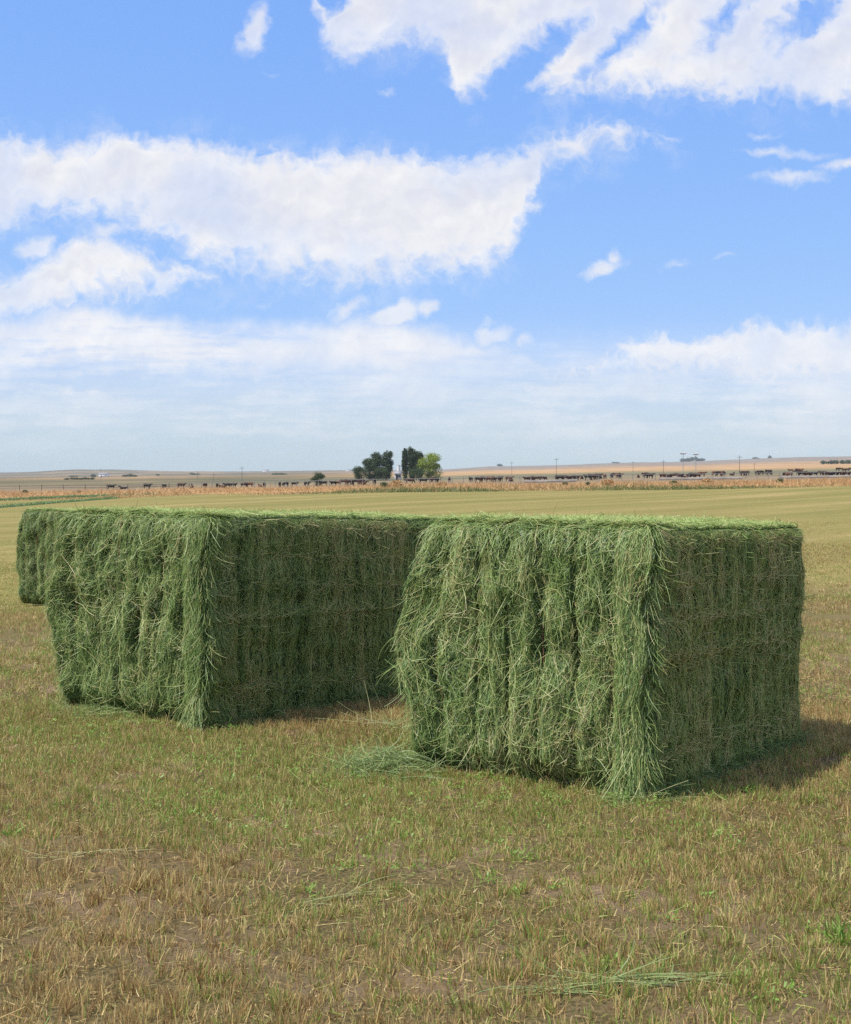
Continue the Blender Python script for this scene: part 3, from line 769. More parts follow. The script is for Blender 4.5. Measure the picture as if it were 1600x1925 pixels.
bush(830, 916, 20, 10, M_dry, 'low orange dry shrub in the grass right of the bright green tree', 11)

# ------------------------------------------------------------------ trees
def tree(u, v, hpx, wpx, mat, label, seed, kind='round', D=None, lean=0.0, leaves=7000, group=None, name='tree'):
    if D is None: X, Y, Z = ground_at(u, v, 200)
    else: Y = D; X = (u - 800) / F * D; Z = gz(X, Y)
    rng = np.random.default_rng(seed)
    h = hpx / F * Y; w = wpx / F * Y
    root = empty(name, (X, Y, Z)); tag(root, label, 'tree', group)
    tr = Bag()
    r0 = h * .028
    tr.tube([(0, 0, -.2), (.01 * h, 0, h * .2), (lean * h * .5, 0, h * .5), (lean * h, 0, h * .88)], [r0 * 1.3, r0, r0 * .6, r0 * .15], 6)
    nb = 9 if kind == 'round' else 12
    ends = []
    for i in range(nb):
        a = rng.uniform(0, 2 * math.pi); f = rng.uniform(.15, .6) if kind == 'column' else rng.uniform(.15, .5)
        if kind == 'column': e = np.array([math.cos(a) * w * .24, math.sin(a) * w * .24, h * min(f + rng.uniform(.2, .38), .95)])
        else:
            e = np.array([math.cos(a) * w * .36 * rng.uniform(.4, 1), math.sin(a) * w * .36 * rng.uniform(.4, 1), h * rng.uniform(.38, .88)])
        e[0] += lean * e[2]
        s0 = np.array([lean * h * f, 0, h * f]); m = (s0 + e) / 2 + [0, 0, -.03 * h]
        tr.tube([s0, m, e], [r0 * .5, r0 * .32, r0 * .1], 5); ends.append(e)
    tr.tube([(0, 0, h * .5), (lean * h, 0, h * .9)], [r0 * .5, r0 * .1], 5)
    link('trunk', tr.mesh('trunk', True), M_bark, root)
    cl = []
    for e in ends: cl.append((e, rng.uniform(.13, .22)))
    if kind == 'column':
        for k in range(13):
            f = k / 12; z = h * (.10 + .84 * f); prof = (math.sin(math.pi * min(.12 + .86 * f, 1)) ** .6)
            cl.append((np.array([rng.normal(0, .13) * w * prof + lean * z, rng.normal(0, .13) * w, z]), .20 * prof + .05))
    else:
        for k in range(16):
            f = rng.random(); z = h * (.10 + .78 * f); prof = math.sqrt(max(1 - ((f - .42) / .62) ** 2, .05)); a = rng.uniform(0, 6.28)
            q = rng.uniform(.2, .95) * w * .38 * prof
            cl.append((np.array([math.cos(a) * q + lean * z, math.sin(a) * q, z]), rng.uniform(.12, .24)))
    g = Bag(); per = leaves // len(cl)
    for c, rr in cl:
        rx = rr * w * (1.45 if kind == 'round' else 1.5); rz = rr * h * (.75 if kind == 'round' else .9)
        n = per; a = nrm(rng.normal(0, 1, (n, 3))) * (rng.random(n) ** .45)[:, None]
        P = c + a * [rx, rx, rz]
        P[:, 2] = np.maximum(P[:, 2], h * .02)
        s = h * .030
        g.rib(P, rng.normal(0, 1, (n, 3)) + [0, 0, .35], a + rng.normal(0, .4, (n, 3)), s * rng.uniform(.7, 1.6, n), s * rng.uniform(.5, 1.0, n), np.clip(rng.normal(.5, .22, n), 0, 1), curl=.4, S=1, rng=rng)
    link('crown', g.mesh('crown'), mat, root)
    return root

GR = 'trees of the grove beyond the fence'
tree(595, 911, 27, 30, M_leafdark, 'small dark tree standing alone left of the grove', 21, D=385, lean=.12)
tree(675, 905, 28, 26, M_leafmid, 'lowest bushy dark tree at the left end of the grove', 22, D=605, group=GR)
tree(695, 905, 44, 38, M_leafdark, 'medium dark tree second from the left end of the grove', 23, D=598, group=GR)
tree(710, 905, 57, 32, M_leafdark, 'tall dark green tree left of the gap in the grove, its farther left half', 24, D=608, group=GR)
tree(727, 905, 57, 24, M_leafdark, 'tall dark green tree directly left of the white shed gap', 25, D=600, lean=.04, group=GR)
tree(761, 905, 59, 12, M_leafdark, 'slim dark poplar directly right of the white shed gap', 26, 'column', D=596, group=GR)
tree(774, 905, 60, 22, M_leafdark, 'second slim dark poplar, between its neighbour and the bright green tree', 27, 'column', D=604, group=GR)
tree(788, 905, 54, 24, M_leafmid, 'mid green tree partly hidden behind the bright yellow green tree', 28, D=612, group=GR)
tree(807, 905, 52, 46, M_leaflight, 'bright yellow green tree at the right end of the grove', 29, D=592, group=GR, leaves=8000)
tree(716, 905, 26, 32, M_leafmid, 'low green bushy tree at the foot of the tall dark trees', 31, D=590, group=GR)
tree(783, 905, 24, 36, M_leafmid, 'low green bushy tree at the foot of the two slim poplars', 32, D=586, group=GR)

# distant tree clumps near the skyline
def far_clump(u, v, wpx, hpx, D, label, seed):
    X = (u - 800) / F * D; Z = gz(X, D); rng = np.random.default_rng(seed)
    w = wpx / F * D; h = hpx / F * D
    root = empty('tree_clump', (X, D, Z)); tag(root, label, 'tree clump', 'far clumps of trees near the skyline')
    g = Bag(); k = max(3, int(wpx / 5)); tk = Bag()
    for i in range(k):
        cx = (i + .5) / k * w - w / 2 + rng.normal(0, .03) * w; hh = h * rng.uniform(.55, 1.05); rx = w / k * .75 + h * .12
        tk.tube([(cx, 0, -1), (cx, 0, hh * .6)], [hh * .04, hh * .02], 4)
        n = 160; a = nrm(rng.normal(0, 1, (n, 3))) * (rng.random(n) ** .4)[:, None]
        P = np.array([cx, rng.normal(0, .2) * w * .3, hh * .5]) + a * [rx, rx, hh * .5]
        g.rib(P, rng.normal(0, 1, (n, 3)), a + rng.normal(0, .3, (n, 3)), h * .22 * rng.uniform(.6, 1.3, n), h * .16, np.clip(rng.normal(.5, .2, n), 0, 1), S=1, rng=rng)
    g.add(np.vstack(tk.V), np.vstack(tk.Q), 0) if False else None
    link('crown', g.mesh('crown'), M_leafdark, root)
for u, w, h, D, lab, sd in [
    (138, 16, 4, 2600, 'small far dark tree clump under the hazy hill at the left', 101),
    (176, 8, 6, 2600, 'tiny upright far tree right of the clump under the hazy hill', 102),
    (244, 26, 6, 1900, 'flat far dark tree clump between the left hill and the power poles', 103),
    (297, 6, 4, 2900, 'tiny far tree on the plain right of the flat clump', 104),
    (366, 18, 5, 3000, 'far tree clump on the plain beside the leftmost power pole', 105),
    (150, 60, 5, 1150, 'long dark hedge like line of trees on the left plain', 106),
    (525, 26, 5, 2400, 'low far dark tree clump left of the lone tree', 107),
    (672, 24, 7, 3800, 'pale blue far tree clump on the skyline left of the grove', 108),
    (940, 10, 5, 4700, 'tiny dark tree clump on the skyline right of the grove', 109),
    (1158, 14, 4, 4800, 'small blue tree clump on the skyline left of the light poles', 110),
    (1289, 16, 9, 4300, 'blue far tree clump behind the left light pole', 111),
    (1312, 26, 8, 4400, 'blue far tree clump behind the right light pole', 112),
    (1420, 12, 4, 4900, 'small blue tree clump on the skyline right of the light poles', 113),
    (1447, 5, 6, 4900, 'single tiny blue tree on the right skyline', 114),
    (1570, 56, 8, 1900, 'long brownish scrub line on the right slope', 115)]:
    far_clump(u, 0, w, h, D, lab, sd)

# ------------------------------------------------------------------ buildings
def shed(u, D, wm, hm, dm, label, name='shed', cat='shed', door=True, rz=0.0, group=None):
    X = (u - 800) / F * D; Z = gz(X, D)
    root = empty(name, (X, D, Z), rz); tag(root, label, cat, group)
    b = Bag(); b.box((0, 0, hm / 2 - .3), (wm, dm, hm + .6)); 
    V = [(-wm / 2, -dm / 2, hm), (wm / 2, -dm / 2, hm), (wm / 2, dm / 2, hm), (-wm / 2, dm / 2, hm), (-wm / 2, 0, hm * 1.35), (wm / 2, 0, hm * 1.35)]
    b.add(V, [[0, 3, 4, 4], [1, 5, 2, 2]] if False else [[0, 1, 5, 4], [2, 3, 4, 5]], 0)
    link('wall', b.mesh('wall'), M_white, root)
    r = Bag()
    for sg in (-1, 1):
        e = np.array([[-wm / 2 - .3, sg * (dm / 2 + .3), hm - .1], [wm / 2 + .3, sg * (dm / 2 + .3), hm - .1], [wm / 2 + .3, 0, hm * 1.35 + .06], [-wm / 2 - .3, 0, hm * 1.35 + .06]])
        V = np.vstack([e, e + [0, 0, .12]])
        r.add(V, [[0, 1, 2, 3], [7, 6, 5, 4], [0, 4, 5, 1], [1, 5, 6, 2], [2, 6, 7, 3], [3, 7, 4, 0]], 0)
    link('roof', r.mesh('roof'), M_roof, root)
    if door:
        d = Bag(); d.box((-wm * .2, -dm / 2 - .03, 1.05), (.95, .06, 2.1)); link('door', d.mesh('door'), M_dark, root)
        w = Bag(); w.box((wm * .22, -dm / 2 - .03, hm * .6), (1.0, .06, .8)); link('window', w.mesh('window'), M_dark, root)
shed(748.5, 625, 2.8, 2.6, 3, 'small white shed glimpsed in the gap between the dark trees')
shed(500, 4200, 16, 6, 12, 'tiny white farm building on the far plain left of the lone tree', 'farm_building', 'building')
shed(655, 3900, 12, 5, 10, 'tiny white farm building on the skyline left of the grove', 'farm_building', 'building')
shed(196, 1900, 12, 4, 9, 'tiny pale farm building on the far left plain', 'farm_building', 'building')
# pale grain silo in the gap of the grove
def silo(u, D, r, h, label):
    X = (u - 800) / F * D; Z = gz(X, D); root = empty('silo', (X, D, Z)); tag(root, label, 'silo')
    b = Bag(); b.tube([(0, 0, -.3), (0, 0, h)], r, 16); link('wall', b.mesh('wall', True), M_white, root)
    c = Bag(); c.tube([(0, 0, h), (0, 0, h + .15), (0, 0, h + r * .7)], [r * 1.04, r * 1.04, .1], 16); link('roof', c.mesh('roof'), M_metal, root)
silo(749.5, 640, .75, 6.0, 'slim pale silo rising in the gap between the dark trees')

# ------------------------------------------------------------------ poles and lights
def upole(u, vtop, D, label, arms=True, group='utility poles'):
    X = (u - 800) / F * D; Z = gz(X, D); h = EYE + (HOR - vtop) * D / F - Z
    root = empty('utility_pole', (X, D, Z)); tag(root, label, 'utility pole', group)
    p = Bag(); p.tube([(0, 0, -.5), (0, 0, h)], [.12, .08], 6); link('pole', p.mesh('pole', True), M_wood, root)
    if arms:
        a = Bag(); a.box((0, -.14, h - .7), (2.0, .12, .12)); ao = link('crossarm', a.mesh('crossarm'), M_wood, root)
        for sx in (-1.0, -.5, .5, 1.0):
            i = Bag(); i.tube([(sx, -.14, h - .63), (sx, -.14, h - .4)], .05, 6); link('insulator', i.mesh('insulator', True), M_glass, ao)
for u, vt, D, lab in [
    (455, 877, 640, 'tallest utility pole on the left plain, left of the lone tree'),
    (402, 889, 760, 'short utility pole left of the tallest left pole'),
    (372, 887, 900, 'faint utility pole farthest left of the three near each other'),
    (190, 881, 1100, 'thin faint utility pole under the hazy left hill'),
    (962, 868, 900, 'faint utility pole right of the grove against the tan slope'),
    (1046, 861, 700, 'utility pole rising above the middle of the feedlot fence'),
    (1190, 867, 900, 'faint thin utility pole left of the light poles'),
    (1247, 865, 640, 'utility pole just left of the two light poles'),
    (1390, 856, 560, 'tall utility pole right of the two light poles'),
    (1418, 870, 800, 'faint short utility pole right of the tall right pole')]:
    upole(u, vt, D, lab)
def light_pole(u, vtop, D, label):
    X = (u - 800) / F * D; Z = gz(X, D); h = EYE + (HOR - vtop) * D / F - Z
    root = empty('light_pole', (X, D, Z)); tag(root, label, 'light pole', 'floodlight poles of the feedlot')
    p = Bag(); p.tube([(0, 0, -.4), (0, 0, h)], [.11, .07], 6); link('pole', p.mesh('pole', True), M_metal, root)
    b = Bag(); b.box((0, 0, h - .35), (1.7, .12, .12)); bo = link('crossbar', b.mesh('crossbar'), M_metal, root)
    for sx in (-.65, 0, .65):
        l = Bag(); l.box((sx, -.18, h - .1), (.5, .3, .42)); lo = link('floodlight', l.mesh('floodlight'), M_metal, root)
        gl = Bag(); gl.box((sx, -.345, h - .1), (.42, .02, .34)); link('lens', gl.mesh('lens'), M_glass, lo)
light_pole(1284, 851.5, 470, 'left one of the two feedlot floodlight poles')
light_pole(1308, 853, 500, 'right one of the two feedlot floodlight poles')

# ------------------------------------------------------------------ feedlot fence and bunk
def fence_line(us, Ds, spacing, hgt, postmat, railmat, rails, label, pw=.16):
    xs = (np.array(us) - 800) / F * np.array(Ds); ys = np.array(Ds, float)
    seg = np.hypot(np.diff(xs), np.diff(ys)); cum = np.concatenate([[0], np.cumsum(seg)])
    n = int(cum[-1] / spacing) + 1; t = np.linspace(0, cum[-1], n)
    px = np.interp(t, cum, xs); py = np.interp(t, cum, ys); pz = terrain(px, py)
    c = n // 2; root = empty('fence', (px[c], py[c], pz[c])); tag(root, label, 'fence')
    o = np.array([px[c], py[c], pz[c]])
    pm = Bag(); pm.tube([(0, 0, -.3), (0, 0, hgt)], [pw * .55, pw * .5], 6); pme = pm.mesh('post', True)
    for i in range(n):
        link('post', pme, postmat, root, (px[i] - o[0], py[i] - o[1], pz[i] - o[2]))
    for rz in rails:
        r = Bag(); r.tube(np.stack([px, py, pz + rz], 1) - o, .055, 4); link('rail', r.mesh('rail', True), railmat, root)
fence_line([360, 560, 800, 1100, 1400, 1720], [372, 366, 362, 362, 362, 362], 2.7, 1.5, M_paint, M_paint, (1.4,), 'long pale pipe fence in front of the feedlot cattle')
fence_line([-320, 0, 200, 356], [352, 350, 356, 364], 5.0, 1.35, M_wood, M_wood, (.6, 1.1), 'dark post and wire fence at the left end of the feedlot')
def bunk(u0, u1, D, label):
    x0 = (u0 - 800) / F * D; x1 = (u1 - 800) / F * D; n = 24
    xs = np.linspace(x0, x1, n); z = terrain(xs, np.full(n, D)); o = np.array([(x0 + x1) / 2, D, gz((x0 + x1) / 2, D)])
    root = empty('feed_bunk', o); tag(root, label, 'feed bunk', 'concrete feed bunks')
    prof = np.array([(-.55, -.2), (-.5, .45), (-.38, .45), (-.25, .15), (.25, .15), (.4, .62), (.55, .62), (.58, -.2)])
    V = np.array([[xs[i], D + p[0], z[i] + p[1]] for i in range(n) for p in prof]) - o
    k = len(prof); Q = [[i * k + j, (i + 1) * k + j, (i + 1) * k + (j + 1) % k, i * k + (j + 1) % k] for i in range(n - 1) for j in range(k)]
    b = Bag(); b.add(V, np.array(Q), 0); link('trough', b.mesh('trough'), M_conc, root)
bunk(985, 1085, 356, 'concrete feed bunk before the cattle in the middle of the fence')
bunk(1240, 1395, 356, 'concrete feed bunk below the two light poles')
bunk(1468, 1700, 356, 'concrete feed bunk at the right end of the fence')

# ------------------------------------------------------------------ cattle
def cow_mesh(pose):
    hd = {'standing': [(.95, 0, 1.22, .21), (1.2, 0, 1.36, .15), (1.36, 0, 1.28, .13), (1.58, 0, 1.10, .09)],
          'feeding': [(.95, 0, .98, .21), (1.15, 0, .72, .15), (1.24, 0, .52, .13), (1.30, 0, .24, .09)],
          'turned': [(.92, .06, 1.22, .21), (1.10, .22, 1.36, .15), (1.16, .36, 1.28, .13), (1.20, .56, 1.10, .09)],
          'lying': [(.95, 0, .92, .20), (1.18, 0, 1.02, .15), (1.34, 0, .95, .13), (1.54, 0, .78, .09)]}[pose]
    dz = -.62 if pose == 'lying' else 0
    sp = [(-.98, 0, 1.18 + dz, .24), (-.70, 0, 1.12 + dz, .33), (-.2, 0, 1.03 + dz, .38), (.35, 0, 1.03 + dz, .38), (.68, 0, 1.10 + dz, .30)]
    v = list(sp) + hd; e = [(i, i + 1) for i in range(len(v) - 1)]
    def chain(root, pts):
        p = root
        for q in pts: v.append(q); e.append((p, len(v) - 1)); p = len(v) - 1
    for sy in (-1, 1):
        if pose == 'lying':
            chain(1, [(-.62, sy * .30, .36, .16), (-.22, sy * .38, .22, .10), (-.62, sy * .42, .08, .07), (-.38, sy * .44, .07, .06)])
            chain(4, [(.72, sy * .24, .34, .13), (.98, sy * .26, .20, .08), (.72, sy * .28, .08, .065)])
        else:
            k = .08 * sy
            chain(1, [(-.72, sy * .20, .82, .19), (-.62, sy * .20, .62, .12), (-.86, sy * .20, .44, .075), (-.80 + k, sy * .20, .08, .06), (-.76 + k, sy * .20, .01, .065)])
            chain(4, [(.62, sy * .20, .74, .15), (.62, sy * .19, .42, .08), (.60 - k, sy * .19, .08, .058), (.63 - k, sy * .19, .01, .063)])
    hn = len(sp) + 1; a = v[hn]
    for sy in (-1, 1): chain(hn, [(a[0] - .02, a[1] + sy * .20, a[2] + .02, .05), (a[0] - .04, a[1] + sy * .30, a[2] - .02, .03)])
    chain(0, [(-1.14, 0, 1.12 + dz, .045), (-1.18, .02, .75 + dz * .7, .03), (-1.17, .02, max(.45 + dz, .08), .05)])
    me = bpy.data.meshes.new('cow_skeleton'); me.from_pydata([q[:3] for q in v], e, [])
    o = bpy.data.objects.new('cow_skeleton', me); COL.objects.link(o)
    md = o.modifiers.new('skin', 'SKIN')
    if not me.skin_vertices: raise RuntimeError('no skin layer')
    for sv, q in zip(me.skin_vertices[0].data, v): sv.radius = (q[3] * .92, q[3])
    for sv in me.skin_vertices[0].data: sv.use_root = False
    me.skin_vertices[0].data[2].use_root = True
    o.modifiers.new('sub', 'SUBSURF').levels = 1
    bpy.context.view_layer.update()
    dg = bpy.context.evaluated_depsgraph_get()
    out = bpy.data.meshes.new_from_object(o.evaluated_get(dg))
    bpy.data.objects.remove(o); bpy.data.meshes.remove(me)
    for p in out.polygons: p.use_smooth = True
    out.name = 'cow'
    return out
POSES = ['standing', 'feeding', 'turned', 'lying']
COW = {}
for pz in POSES:
    base = cow_mesh(pz)
    for ci in range(3):
        m = base.copy(); m.materials.clear(); m.materials.append(M_cow[ci]); COW[pz, ci] = m

ZONES = [  # text, list of (u, v)
    ('among sparse cattle at the far left', [(209, 923), (232, 923), (277, 921), (309, 920.5), (341, 920), (361, 920)]),
    ('of the row at the tallest left pole', [(386, 919), (408, 918.5), (418, 918), (427, 918), (439, 917), (459, 917), (469, 916.5), (489, 916.5), (497, 916), (526, 915.5), (537, 915)]),
    ('of those around the lone small tree', [(554, 915), (577, 914.5), (608, 914), (627, 913.5), (636, 913)]),
    ('below the dark left half of the grove', [(645, 911), (658, 912.5), (670, 912), (678, 912), (704, 911.5)]),
    ('below the right half of the grove', [(770, 910.5), (796, 910), (811, 907), (821, 907.5), (845, 907)]),
    ('between grove and middle feed bunk', [(885, 906.5), (901, 908), (917, 905.5), (928, 906), (941, 905.5), (957, 905.5)]),
    ('in the cluster behind the middle bunk', [(991, 905.5), (1001, 906), (1010, 905.5), (1020, 905), (1047, 904.5), (1052, 905), (1065, 904.5), (1076, 903.5), (1082, 904)]),
    ('between middle bunk and light poles', [(1094, 901), (1106, 903.5), (1115, 902.5), (1125, 900), (1137, 900.5), (1150, 899), (1157, 898.5), (1165, 899.5), (1200, 898.5), (1213, 898.5), (1222, 900)]),
    ('at the bunk below the light poles', [(1246, 900.5), (1255, 901), (1268, 900), (1279, 901), (1295, 900.5), (1303, 901), (1311, 901), (1320, 896.5)]),
    ('of those around the tall right pole', [(1345, 895), (1351, 895.5), (1358, 895), (1376, 894.5), (1396, 894), (1399, 895), (1424, 893.5), (1431, 893), (1441, 891), (1446, 894), (1454, 891)]),
    ('in the front row at the right bunk', [(1477, 897.5), (1483, 898), (1508, 898.5), (1518, 898.5), (1531, 896.5), (1546, 894.5), (1555, 898), (1570, 898), (1583, 898.5), (1592, 897.5)]),
    ('in the back row at the right edge', [(1486, 888), (1494, 887.5), (1501, 888), (1575, 885.5), (1587, 887), (1593, 886.5), (1599, 885)]),
]
ORD = ['first', 'second', 'third', 'fourth', 'fifth', 'sixth', 'seventh', 'eighth', 'ninth', 'tenth', 'eleventh', 'twelfth', 'thirteenth', 'fourteenth', 'fifteenth', 'sixteenth']
rc = random.Random(4)
CN = ['black', 'dark brown', 'red brown']
for zi, (text, pts) in enumerate(ZONES):
    if zi >= 3:
        pts = pts + [(u + rc.uniform(3, 8), v + rc.uniform(-.8, .5)) for u, v in pts if rc.random() < .5]
    pts = sorted(pts)[:16]
    for i, (u, v) in enumerate(pts):
        X, Y, Z = ground_at(u, v, 362 + 8)
        Y = max(Y, 368); X = (u - 800) / F * Y; Z = gz(X, Y)
        ci = rc.choices([0, 1, 2], [5, 4, 2] if zi < 5 else [4, 5, 4])[0]
        pz = rc.choices(POSES, [5, 3, 3, 1])[0]
        rz = rc.choice([0, math.pi]) + rc.gauss(0, .55) if rc.random() < .72 else rc.choice([1, -1]) * math.pi / 2 + rc.gauss(0, .3)
        o = bpy.data.objects.new('cow', COW[pz, ci]); COL.objects.link(o)
        o.location = (X, Y, Z - .01); o.rotation_euler = (0, 0, rz); s = rc.uniform(.82, .98) if zi < 3 else rc.uniform(1.02, 1.2); o.scale = (s, s, s)
        tag(o, f'{CN[ci]} cow, {ORD[i]} from left {text}', 'cow', 'feedlot cattle')

# ------------------------------------------------------------------ haze
def haze():
    b = Bag(); b.box((0, 2600, 45), (9600, 8400, 170))
    m, nt = newmat('haze'); g = NT(nt)
    v = g.n('ShaderNodeVolumePrincipled')
    v.inputs['Color'].default_value = (.74, .86, 1.0, 1); v.inputs['Density'].default_value = 5.5e-5
    v.inputs['Anisotropy'].default_value = .1
    o = g.n('ShaderNodeOutputMaterial'); nt.links.new(v.outputs[0], o.inputs['Volume'])
    ob = link('haze', b.mesh('haze'), m)
    return tag(ob, 'thin pale haze in the air over the plain', 'haze', kind='stuff')
haze()

# ------------------------------------------------------------------ sun and sky
SUN_EL = 59.0
sdir = np.array([-.93, -.37]); sdir /= np.hypot(*sdir)
S = Vector((sdir[0] * math.cos(R(SUN_EL)), sdir[1] * math.cos(R(SUN_EL)), math.sin(R(SUN_EL))))
sun = bpy.data.lights.new('sun', 'SUN'); sun.energy = 3.1; sun.angle = R(.53); sun.color = (1.0, .955, .88)
so = bpy.data.objects.new('sun', sun); COL.objects.link(so)
so.rotation_euler = (-S).to_track_quat('-Z', 'Y').to_euler(); so.location = (0, 0, 30)

EXPO = .95
def world():
    w = bpy.data.worlds.new('World'); sc.world = w; w.use_nodes = True
    nt = w.node_tree; nt.nodes.clear(); g = NT(nt)
    sky = g.n('ShaderNodeTexSky', sky_type='NISHITA'); sky.sun_disc = False
    sky.sun_elevation = R(SUN_EL); sky.sun_rotation = math.atan2(S.x, S.y) % (2 * math.pi)
    sky.air_density = 1.0; sky.dust_density = .15; sky.ozone_density = 1.6
    tc = g.n('ShaderNodeTexCoord')
    x, y, z = g.sep(tc.outputs['Generated'])
    ay = g.m('MAXIMUM', g.m('ABSOLUTE', y), .06)
    U = g.m('ADD', 8.0, g.m('MULTIPLY', g.m('DIVIDE', x, ay), 28.03))         # tangent plane, hundreds of photo pixels
    V = g.m('SUBTRACT', 8.93, g.m('MULTIPLY', g.m('DIVIDE', z, ay), 28.03))
    # ---- domain warp
    P0 = g.comb(U, V, 0.0)
    def warp(scale, seed, amp, det, sx=1.0):
        vec = g.comb(g.m('MULTIPLY', U, sx), V, seed)
        _, c = g.noise(vec, scale, det, .6)
        r = g.n('ShaderNodeSeparateColor'); nt.links.new(c, r.inputs[0])
        return (g.m('MULTIPLY', g.m('SUBTRACT', r.outputs[0], .5), amp), g.m('MULTIPLY', g.m('SUBTRACT', r.outputs[1], .5), amp))
    a = warp(.8, 1.3, .70, 3); b = warp(3.4, 7.7, .34, 8)
    Uw = g.m('ADD', U, g.m('ADD', a[0], b[0])); Vw = g.m('ADD', V, g.m('ADD', a[1], b[1]))
    def curve(pts):
        nd = g.n('ShaderNodeFloatCurve'); c = nd.mapping.curves[0]
        nd.mapping.use_clip = False
        while len(c.points) < len(pts): c.points.new(.5, .5)
        for p, (q, v) in zip(c.points, sorted(pts)): p.location = ((q + 4) / 24, v / 10)
        for p in c.points: p.handle_type = 'VECTOR' if len(pts) < 4 else 'AUTO_CLAMPED'
        nd.mapping.update()
        nt.links.new(g.m('DIVIDE', g.m('ADD', Uw, 4.0), 24.0), nd.inputs['Value'])
        return g.m('MULTIPLY', nd.outputs[0], 10.0)
    def band(top, bot, sb=.62):
        t = g.m('SUBTRACT', Vw, curve(top)); q = g.m('MULTIPLY', g.m('SUBTRACT', curve(bot), Vw), sb)
        return g.m('MINIMUM', t, q)
    def ell(cx, cy, rx, ry, rot=0.0, k=None):
        dx = g.m('SUBTRACT', Uw, cx); dy = g.m('SUBTRACT', Vw, cy); c, s_ = math.cos(rot), math.sin(rot)
        ex = g.m('DIVIDE', g.m('ADD', g.m('MULTIPLY', dx, c), g.m('MULTIPLY', dy, s_)), rx)
        ey = g.m('DIVIDE', g.m('SUBTRACT', g.m('MULTIPLY', dy, c), g.m('MULTIPLY', dx, s_)), ry)
        l = g.m('SQRT', g.m('ADD', g.m('MULTIPLY', ex, ex), g.m('MULTIPLY', ey, ey)))
        return g.m('MULTIPLY', g.m('SUBTRACT', 1.0, l), k or min(rx, ry))
    mx = lambda *s: s[0] if len(s) == 1 else g.m('MAXIMUM', s[0], mx(*s[1:]))
    A = band([(-4, 2.8), (-1, 2.65), (0, 2.62), (.5, 2.62), (1, 2.66), (2, 2.58), (3.3, 2.55), (4.2, 2.75), (5, 2.85), (6, 2.92), (7, 2.9), (8, 2.95), (9, 2.9), (10, 2.65), (10.6, 2.45), (11.2, 2.38), (11.7, 2.5), (12.1, 2.6), (13, 3.4)],
             [(-4, 4.6), (0, 4.25), (.8, 4.05), (1.6, 4.1), (2.6, 4.35), (3.4, 4.6), (3.9, 5.0), (5, 5.2), (6.3, 5.3), (6.9, 5.35), (7.6, 5.2), (8.5, 5.15), (9.3, 4.95), (9.8, 4.45), (10.0, 3.7), (10.1, 3.2), (10.7, 3.05), (11.2, 2.85), (11.7, 2.7), (12.1, 2.62), (13, 2.4)])
    Bc = band([(-4, 5.2), (-1, 5.2), (0, 5.2), (.7, 4.85), (1.3, 4.65), (1.9, 4.5), (2.4, 4.55), (2.9, 4.8), (3.5, 5.0), (4.5, 5.6)],
              [(-4, 6.3), (0, 6.15), (1, 6.0), (1.8, 5.75), (2.6, 5.5), (3.5, 5.3), (4.5, 5.2)])
    B2c = mx(ell(.65, 4.7, .5, .28, -.3), ell(2.1, 4.38, .5, .2, -.2), ell(3.2, 4.4, .35, .12))
    Dc = band([(9.6, 7.0), (10.6, 6.8), (11.4, 6.6), (11.9, 6.35), (12.4, 6.2), (12.9, 6.4), (13.5, 6.28), (14.4, 6.12), (15, 6.15), (16, 6.15), (20, 6.0)],
              [(9.6, 6.9), (11, 7.05), (13, 7.2), (15, 7.3), (20, 7.4)], .45)
    E1 = band([(-4, -6), (5, -3), (6.0, -.2), (6.2, .2), (6.6, -.2), (7, -.6), (9, -2), (20, -5)],
              [(5.6, -.9), (6.1, .7), (6.35, 1.15), (6.7, 1.2), (7.2, 1.0), (8, .95), (8.4, 1.3), (8.65, 1.9), (9.0, 1.75), (9.5, 1.3), (10.0, .88), (10.5, .60), (10.9, .55), (11.3, .85), (12, 1.5), (13, 1.8), (20, 2)])
    E2 = band([(9.5, 2.2), (10.0, 1.65), (10.4, 1.15), (10.75, .80), (11.1, .4), (11.3, -.2), (11.7, -1.2), (12.4, -2), (20, -5)],
              [(9.5, 1.3), (10.1, 1.72), (10.8, 1.8), (11.5, 1.78), (12.5, 1.82), (13.5, 1.78), (14.6, 1.85), (15.3, 2.0), (16, 2.02), (20, 2.2)])
    gaps = mx(ell(11.6, .95, .55, .06, -.8), ell(13.6, .36, .30, .06, -.8), ell(15.15, .3, .60, .22, -.75))
    E = g.m('MULTIPLY', g.m('MINIMUM', mx(E1, E2), g.m('MULTIPLY', gaps, -1.0)), 1.35)
    small = mx(ell(4.85, .62, .62, .28, -1.2), ell(5.12, 1.53, .14, .05), ell(7.25, 1.85, .2, .06), ell(14.6, 2.9, 1.1, .14, .05), ell(14.8, 3.38, .85, .2, -.05), ell(15.9, 3.1, .8, .16, -.15),
               ell(14.4, 2.5, .35, .07), ell(12.6, 2.58, .35, .07), ell(11.35, 5.02, .55, .2, -.25), ell(11.6, 4.82, .2, .18), ell(13.6, 4.92, .35, .1, -.2), ell(9.9, 3.95, .3, .18, -.3), ell(12.7, 5.0, .3, .09))
    small2 = mx(ell(6.6, 5.85, .55, .22, -.5), ell(7.4, 5.95, .75, .28, -.35), ell(8.05, 5.8, .2, .22), ell(9.2, 6.35, .45, .25, -.1), ell(9.8, 6.5, .3, .15), ell(5.0, 5.75, .2, .08))
    n1, _ = g.noise(g.comb(Uw, Vw, 4.0), 1.15, 9, .66)
    n2, _ = g.noise(g.comb(U, V, 9.0), 4.2, 6, .6)
    rag = g.m('ADD', g.m('MULTIPLY', g.m('SUBTRACT', n1, .5), .72), g.m('MULTIPLY', g.m('SUBTRACT', n2, .5), .22))
